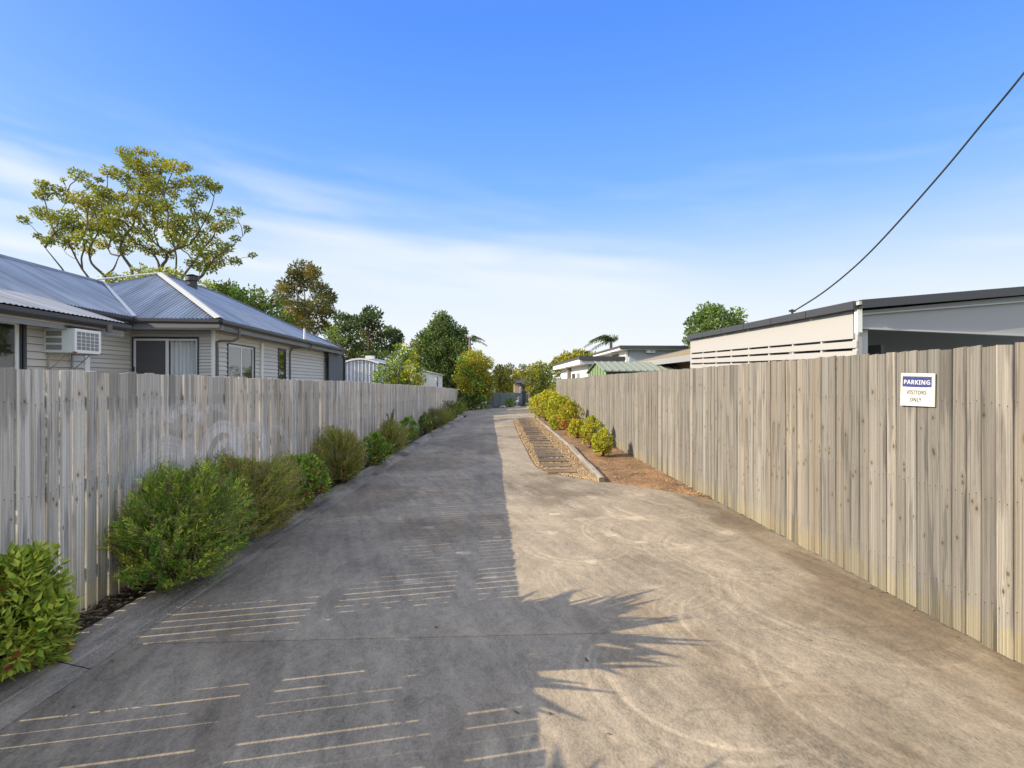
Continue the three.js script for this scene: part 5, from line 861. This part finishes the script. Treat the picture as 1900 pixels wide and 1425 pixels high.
  tree('shade_tree', 'big dense dark green tree at the end of the shaded fence', foot(828, 62), rows([[140, 750, 890], [200, 700, 940], [270, 660, 1000], [340, 590, 1010], [410, 570, 1070], [480, 570, 1110], [560, 600, 1180], [630, 640, 1190], [700, 690, 1100], [770, 720, 1050]], 82, 78, 4.75, 650, 560, 62, 4, 215), { seed: 216, trunkR: 0.4, leaf: 0.36, per: 62, palette: DEEP, accent: [[0.085, 0.11, 0.022], [0.10, 0.12, 0.025]], accentShare: 0.22 });
  tree('garden_tree', 'rounded yellow-green tree at the far bend of the driveway', foot(880, 46), rows([[480, 1010, 1150], [530, 960, 1230], [590, 930, 1260], [650, 925, 1270], [710, 935, 1290], [770, 960, 1280], [820, 1000, 1200], [880, 1000, 1160]], 68, 62, 4.75, 650, 560, 46, 1.9, 217), { seed: 218, trunkR: 0.2, leaf: 0.24, per: 85, palette: [[0.24, 0.2, 0.015], [0.2, 0.18, 0.015], [0.16, 0.16, 0.018]], accent: GREEN, accentShare: 0.15 });
  leafyShrub('garden_shrub', 'dark spreading shrub at the foot of the rounded yellow-green tree', 'shrub', undefined, foot(872, 44).setY(-0.55), 3.4, 2.6, 1.5, 219, { sprays: 420, leaf: 0.16, palette: DEEP });
  tree('garden_tree', 'sunny yellow-green tree behind the far grey-green fence', foot(938, 62), rows([[600, 1290, 1380], [650, 1285, 1440], [700, 1290, 1470], [750, 1290, 1460], [800, 1290, 1420]], 58, 52, 4.75, 650, 560, 62, 2, 220), { seed: 221, leaf: 0.3, per: 60, palette: SUNLIT, accent: GUM, accentShare: 0.35 });
  tree('garden_tree', 'pale yellowish tree far behind the gatehouse', foot(975, 80), rows([[640, 1450, 1600], [690, 1430, 1620], [740, 1430, 1560]], 60, 48, 4.75, 650, 560, 80, 2, 222), { seed: 223, leaf: 0.36, per: 55, palette: SUNLIT, accent: GUM, accentShare: 0.5 });
  tree('gum_tree', 'far gum tree, the wider of the two small crowns on the skyline', foot(935, 150), px([[1310, 580, 30], [1350, 595, 30], [1400, 580, 45], [1380, 610, 40], [1430, 620, 30], [1300, 610, 30], [1480, 640, 30]], 4.75, 650, 560, 150, 3, 224), { seed: 225, leaf: 0.7, per: 16, palette: GUM, accent: DEEP, flat: 0.6 });
  tree('gum_tree', 'far gum tree, the narrower dark crown on the skyline', foot(970, 150), px([[1520, 570, 34], [1540, 590, 34], [1510, 600, 30], [1530, 640, 30], [1575, 610, 22]], 4.75, 650, 560, 150, 2, 226), { seed: 227, leaf: 0.6, per: 16, palette: DEEP, accent: GUM, flat: 0.6 });
  tree('garden_tree', 'round-headed garden tree on a thin trunk before the dark garage', foot(997, 44), rows([[300, 1200, 1340], [360, 1140, 1430], [430, 1100, 1480], [500, 1085, 1500], [570, 1085, 1480], [640, 1110, 1430], [700, 1170, 1400]], 95, 82, 7.917, 840, 640, 44, 1.6, 228), { seed: 229, trunkR: 0.09, leaf: 0.2, per: 85, palette: [[0.08, 0.11, 0.02], [0.06, 0.09, 0.02], [0.11, 0.13, 0.02]], accent: SUNLIT, accentShare: 0.35 });
  tree('garden_tree', 'slim yellow-green tree by the far end of the sunny fence', foot(1024, 34), px([[1480, 560, 50], [1470, 630, 60], [1490, 690, 60], [1440, 650, 50], [1460, 740, 60], [1500, 600, 40]], 7.917, 840, 640, 34, 0.4, 230), { seed: 231, trunkR: 0.05, leaf: 0.16, per: 70, palette: SUNLIT, accent: GREEN });
  tree('garden_tree', 'broad golden-green tree crown behind the lower step of the white house', foot(1075, 75), rows([[415, 560, 720], [440, 450, 760], [470, 390, 740], [500, 330, 640], [530, 330, 560]], 52, 44, 5.278, 960, 580, 75, 3, 232), { seed: 233, leaf: 0.4, per: 55, palette: SUNLIT, accent: DEEP, accentShare: 0.3 });
  tree('shade_tree', 'dense round mid-green tree behind the white carport building', foot(1325, 31), rows([[55, 1540, 1700], [105, 1480, 1800], [165, 1440, 1830], [225, 1425, 1830], [285, 1415, 1760], [340, 1415, 1700]], 62, 56, 3.8, 900, 560, 31, 2.4, 234), { seed: 235, trunkR: 0.22, leaf: 0.2, per: 95, palette: [[0.05, 0.085, 0.016], [0.06, 0.10, 0.018], [0.04, 0.07, 0.015]], accent: [[0.08, 0.12, 0.02]], accentShare: 0.3 });
}
// palm blown to one side
function palm(label, base, crownAt, fronds, len, seed, lean) {
  const t = thing('palm_tree', label, 'palm', base), r = rng(seed), L = new Leaves(), c = crownAt.clone().sub(base), ribs = [];
  for (let k = 0; k < fronds.length; k++) {
    const [ax, ay, s] = fronds[k], d = new THREE.Vector3(ax, ay, (r() - 0.5) * 0.9).normalize(), pts = [];
    for (let q = 0; q <= 6; q++) { const f = q / 6; pts.push(c.clone().addScaledVector(d, len * s * f).add(new THREE.Vector3(lean * f * f * len * 0.25, -0.75 * len * s * f * f, 0))); }
    const cv = new THREE.CatmullRomCurve3(pts); ribs.push(tube(pts, 0.03, 0.01, 4, 6));
    for (let q = 3; q < 34; q++) { const f = q / 34, p = cv.getPoint(f), tg = cv.getTangent(f), sd = across(tg, r); for (const e of [1, -1]) { const dir = tg.clone().multiplyScalar(0.5).addScaledVector(sd, e * 0.6).addScaledVector(UP, -0.6).normalize(); L.add(p, dir, tg, len * 0.24 * (1 - 0.5 * f), 0.055, pick([[0.06, 0.085, 0.03], [0.08, 0.10, 0.035], [0.045, 0.065, 0.028]], r), 0.2); } }
  }
  const put = (nm, g, mm) => { g.userData.local = true; part(nm, g, mm, t); };
  put('trunk', tube([new THREE.Vector3(0, -0.2, 0), c.clone().multiplyScalar(0.5), c], 0.16, 0.11, 8), mBarkPale); put('frond_ribs', mergeGeometries(ribs), mTwig); put('fronds', L.geometry(), mLeaf);
}
{ const c = P(1134, 634, 42), b = foot(1131, 42); palm('wind-blown palm tree above the roof of the white house', b, c, [[-0.8, 1.2, 1.1], [-0.5, 1.4, 1], [-0.9, 0.6, 1.15], [-0.3, 1.5, 0.8], [0.15, 1.5, 0.6], [0.5, 1.1, 0.6], [0.9, 1.5, 0.95], [-1, 0.2, 0.9], [-0.6, 0.7, 1.1], [-0.75, 1.0, 1.2], [-0.2, 0.9, 0.9]], 1.75, 240, -1); }
{ const c = P(872, 632, 58), b = foot(866, 58); palm('palm whose drooping fronds stick out of the big dense dark tree', b, c, [[0.8, 0.9, 0.9], [0.9, 0.4, 0.8], [0.2, 1.2, 0.9], [-0.5, 0.9, 0.8], [0.6, 1.1, 0.9]], 1.9, 241, 1); }
tree('shade_tree', 'added dark tree beyond the pale carport that shades the far panel fence', foot(757, 46), rows([[520, 440, 560], [600, 400, 620], [680, 390, 640], [760, 400, 640]], 75, 70, 4.75, 650, 560, 46, 2.4, 250), { seed: 251, leaf: 0.28, per: 70, palette: DEEP, accent: GREEN, accentShare: 0.15 });  // tree added to throw shade on the fence at the driveway end
// far belt of trees closing the horizon
{
  const r = rng(300), L = new Leaves();
  for (let k = 0; k < 9000; k++) { const x = -600 + 3000 * r(), dz = 150 + 60 * r(), q = ray(x, 700), h = (2 + 5 * vn(x / 40, 3) + 3 * vn(x / 11, 9)) * (0.3 + 0.7 * r()), d = rdir(r); L.add(V(q.X * dz, -1 + h, q.D * dz), d, across(d, r), 1.3, 0.9, pick(DEEP.concat(GUM), r)); }
  tag(part('distant_treeline', L.geometry(), mLeaf, scene, 'stuff'), 'belt of distant trees along the horizon', 'trees', null, 'stuff');
}
// ---------------------------------------------------------------- the far end of the driveway
{
  const D = 48.5, at = (x, y) => onD(x, y, D), mGreenWall = mat(0.20, 0.245, 0.24, 0.7), mSlate = mat(0.22, 0.225, 0.26, 0.6), mRoofDk = mat(0.05, 0.042, 0.06, 0.6), mDoorDk = mat(0.05, 0.052, 0.066, 0.5);
  const f = thing('panel_fence', 'low grey-green panel fence across the far end of the driveway', 'fence'), a = at(904, 729), b = at(967, 729);
  for (let k = 0; k < 5; k++) part('panel', box((b.x - a.x) / 5 - 0.03, a.y + 0.75, 0.05, lerp(a.x, b.x, (k + 0.5) / 5), (a.y - 0.75) / 2, -D - 0.2), mGreenWall, f);
  for (let k = 0; k < 6; k++) part('post', box(0.08, a.y + 0.82, 0.08, lerp(a.x, b.x, k / 5), (a.y - 0.7) / 2, -D - 0.13), mGreenWall, f);
  const h = thing('gatehouse', 'dark slate grey garage with small pitched porch roof at the driveway end', 'garage');
  const g0 = at(966, 711), g1 = at(983, 711), g2 = at(1012, 727);
  part('wall', box(g1.x - g0.x, g0.y + 0.75, 1.6, (g0.x + g1.x) / 2, (g0.y - 0.75) / 2, -D - 0.8), mSlate, h);
  part('door', box(0.32, 2.1, 0.05, g0.x + 0.3, 0.35, -D + 0.02), mDoorDk, h); part('pillar', box(0.16, g0.y + 0.75, 0.16, g1.x - 0.1, (g0.y - 0.75) / 2, -D + 0.1), mSlate, h);
  part('garage_wall', box(g2.x - g1.x, g2.y + 0.75, 2, (g1.x + g2.x) / 2, (g2.y - 0.75) / 2, -D - 1), mDoorDk, h);
  const rp = at(976, 700), e0 = at(957, 711), e1 = at(996, 711);
  part('roof', [plate([V(e0.x, e0.y, D - 0.5), V(e1.x, e1.y, D - 0.5), V(rp.x, rp.y, D + 0.7)], 0.06, new THREE.Vector3(0, 0.9, 0.4).normalize()), plate([V(e0.x, e0.y, D + 2), V(e0.x, e0.y, D - 0.5), V(rp.x, rp.y, D + 0.7)], 0.06, new THREE.Vector3(-0.4, 0.9, 0).normalize()), plate([V(e1.x, e1.y, D - 0.5), V(e1.x, e1.y, D + 2), V(rp.x, rp.y, D + 0.7)], 0.06, new THREE.Vector3(0.4, 0.9, 0).normalize())], mRoofDk, h);
  const br = thing('brick_house', 'glimpse of a pale brick house wall beside the porch roof', 'house'); const q0 = onD(958, 711, 52), q1 = onD(966, 723, 52); part('wall', box(q1.x - q0.x + 1.2, q0.y + 0.8, 1, (q0.x + q1.x) / 2 + 0.4, (q0.y - 0.8) / 2, -52.5), mat(0.42, 0.33, 0.25, 0.8), br); part('roof', bar(V(q0.x - 0.5, q0.y + 0.1, 52.3), V(q1.x + 2, q0.y + 0.9, 52.3), 1.8, 0.08), mRoofDk, br);
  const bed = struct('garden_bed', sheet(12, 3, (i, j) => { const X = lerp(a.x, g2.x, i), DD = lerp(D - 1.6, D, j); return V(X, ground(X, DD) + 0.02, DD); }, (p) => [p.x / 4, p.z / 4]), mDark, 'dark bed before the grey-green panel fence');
  const gy = (x, d) => ground(onD(x, 740, d).x, d);
  leafyShrub('garden_shrub', 'clipped green hedge ball before the grey-green panel fence', 'shrub', undefined, V(onD(947, 750, 45).x, gy(947, 45), 45), 0.85, 0.8, 0.75, 310, { sprays: 200, leaf: 0.09 });
  const rock = (x, s, label) => { const p = V(onD(x, 750, 45).x, gy(x, 45), 45), r = rng(x), g = new THREE.IcosahedronGeometry(s, 2), q = g.attributes.position; for (let i = 0; i < q.count; i++) { const k = 0.8 + 0.4 * vn(q.getX(i) * 9 + x, q.getY(i) * 9 + q.getZ(i) * 7); q.setXYZ(i, q.getX(i) * k * 1.3, q.getY(i) * k * 0.7, q.getZ(i) * k); } g.computeVertexNormals(); g.translate(p.x, p.y + s * 0.4, p.z); tag(part('rock', g, mat(0.45, 0.42, 0.38, 0.9), scene), label, 'rock'); };
  rock(930, 0.12, 'small pale garden rock before the far panel fence'); rock(936, 0.17, 'larger flat pale garden rock before the far panel fence'); rock(951.5, 0.16, 'rounded white rock beside the garden heron');
  // a white garden statue of a wading bird
  const sx = onD(958, 750, 45).x, sy = gy(958, 45), st = thing('garden_statue', 'white wading bird statue standing by the clipped hedge ball', 'statue', V(sx, sy, 45)), mSt = mat(0.72, 0.72, 0.7, 0.6), v3 = (x, y, z) => new THREE.Vector3(x, y, z);
  const bd = new THREE.SphereGeometry(0.14, 12, 8); bd.scale(1.5, 0.9, 0.85); bd.rotateZ(0.35); bd.translate(0.05, 0.42, 0);
  const pt = (n, gs) => { const g = merge(gs); g.userData.local = true; part(n, g, mSt, st); };
  pt('body', [bd, tube([v3(0.14, 0.48, 0), v3(0.2, 0.62, 0), v3(0.1, 0.72, 0), v3(0.16, 0.82, 0)], 0.06, 0.035, 8), tube([v3(0.13, 0.83, 0), v3(0.36, 0.77, 0)], 0.05, 0.01, 8)]); for (const e of [-0.05, 0.05]) pt('leg', [tube([v3(0.03, 0.38, e), v3(0.05, 0, e)], 0.03, 0.03, 6)]); pt('plinth', [box(0.5, 0.08, 0.3, 0.1, 0.03, 0, 0, 0.01)]);
  const lp = V(onD(1003, 745, 42).x, ground(3.5, 42), 42), post = thing('letterbox', 'slim white letterbox post under the round-headed tree', 'letterbox', lp); for (const [n, g] of [['post', box(0.12, 0.85, 0.12, 0, 0.42, 0, 0, 0.01)], ['box', box(0.3, 0.26, 0.32, 0, 0.95, 0, 0, 0.02)]]) { g.userData.local = true; part(n, g, mTrim, post); }
  // low retaining edge at the far left bend
  tag(part('retaining_wall', bar(P(893, 757, 46), P(912, 757, 47), 0.3, 0.35), mat(0.2, 0.2, 0.22, 0.9), scene), 'short low grey block edge beside the far tree', 'wall');
}
// leaf litter and bark on the beds: nobody could count it
{
  const r = rng(401), L = new Leaves();
  for (let k = 0; k < 600; k++) { const D = 7.6 + 18 * Math.pow(r(), 1.6), X = lerp(Math.max(driveR(D), timberX(D) + 0.08), fenceR(D) - 0.04, r()), a = r() * 6.28, dir = new THREE.Vector3(Math.cos(a), 0.25 * r(), Math.sin(a)).normalize(), t = 0.6 + 0.8 * r(); L.add(V(X, ground(X, D) + 0.02 + 0.02 * r(), D), dir, across(dir, r), 0.02 + 0.035 * r(), 0.01 + 0.012 * r(), [0.27 * t, 0.19 * t, 0.1 * t], 0.1); }
  tag(part('bark_mulch', L.geometry(), leafMat(0.01, 0.95), scene, 'stuff'), 'scattered bark chips and dry leaves on the sunny soil bed', 'mulch', null, 'stuff');
  const M = new Leaves();
  for (let k = 0; k < 2600; k++) { const D = 2 + 22 * Math.pow(r(), 1.8), X = lerp(fenceL(D) + 0.03, driveL(D), r()), a = r() * 6.28, dir = new THREE.Vector3(Math.cos(a), 0.3 * r(), Math.sin(a)).normalize(), t = 0.5 + 0.9 * r(); M.add(V(X, ground(-2.6, D) + 0.055 + 0.02 * r(), D), dir, across(dir, r), 0.03 + 0.04 * r(), 0.012 + 0.012 * r(), [0.11 * t, 0.085 * t, 0.06 * t], 0.1); }
  tag(part('leaf_litter', M.geometry(), leafMat(0.01, 0.95), scene, 'stuff'), 'dark leaf litter along the foot of the shaded fence', 'leaf litter', null, 'stuff');
}
{
  // leaves blown onto the concrete and a few pebbles kicked out of the strip
  const r = rng(402), L = new Leaves();
  for (let k = 0; k < 150; k++) { const D = 2.2 + 16 * Math.pow(r(), 1.5), e = r(), X = e < 0.5 ? driveL(D) + 0.1 + 0.5 * r() * r() : e < 0.75 ? driveR(D) - 0.15 - 0.7 * r() * r() : lerp(-2.2, 2.6, r()), a = r() * 6.28, dir = new THREE.Vector3(Math.cos(a), 0.06, Math.sin(a)).normalize(), t = 0.5 + 0.9 * r(); L.add(V(X, ground(X, D) + (X < driveL(D) + KERB ? 0.088 : 0.006), D), dir, new THREE.Vector3(-Math.sin(a), 0, Math.cos(a)), 0.02 + 0.03 * r(), 0.008 + 0.012 * r(), [0.16 * t, 0.11 * t, 0.06 * t], 0.08); }
  tag(part('fallen_leaves', L.geometry(), leafMat(0.01, 0.95), scene, 'stuff'), 'few dry leaves blown onto the concrete driveway', 'leaves', null, 'stuff');
}
renderer.render(scene, camera);
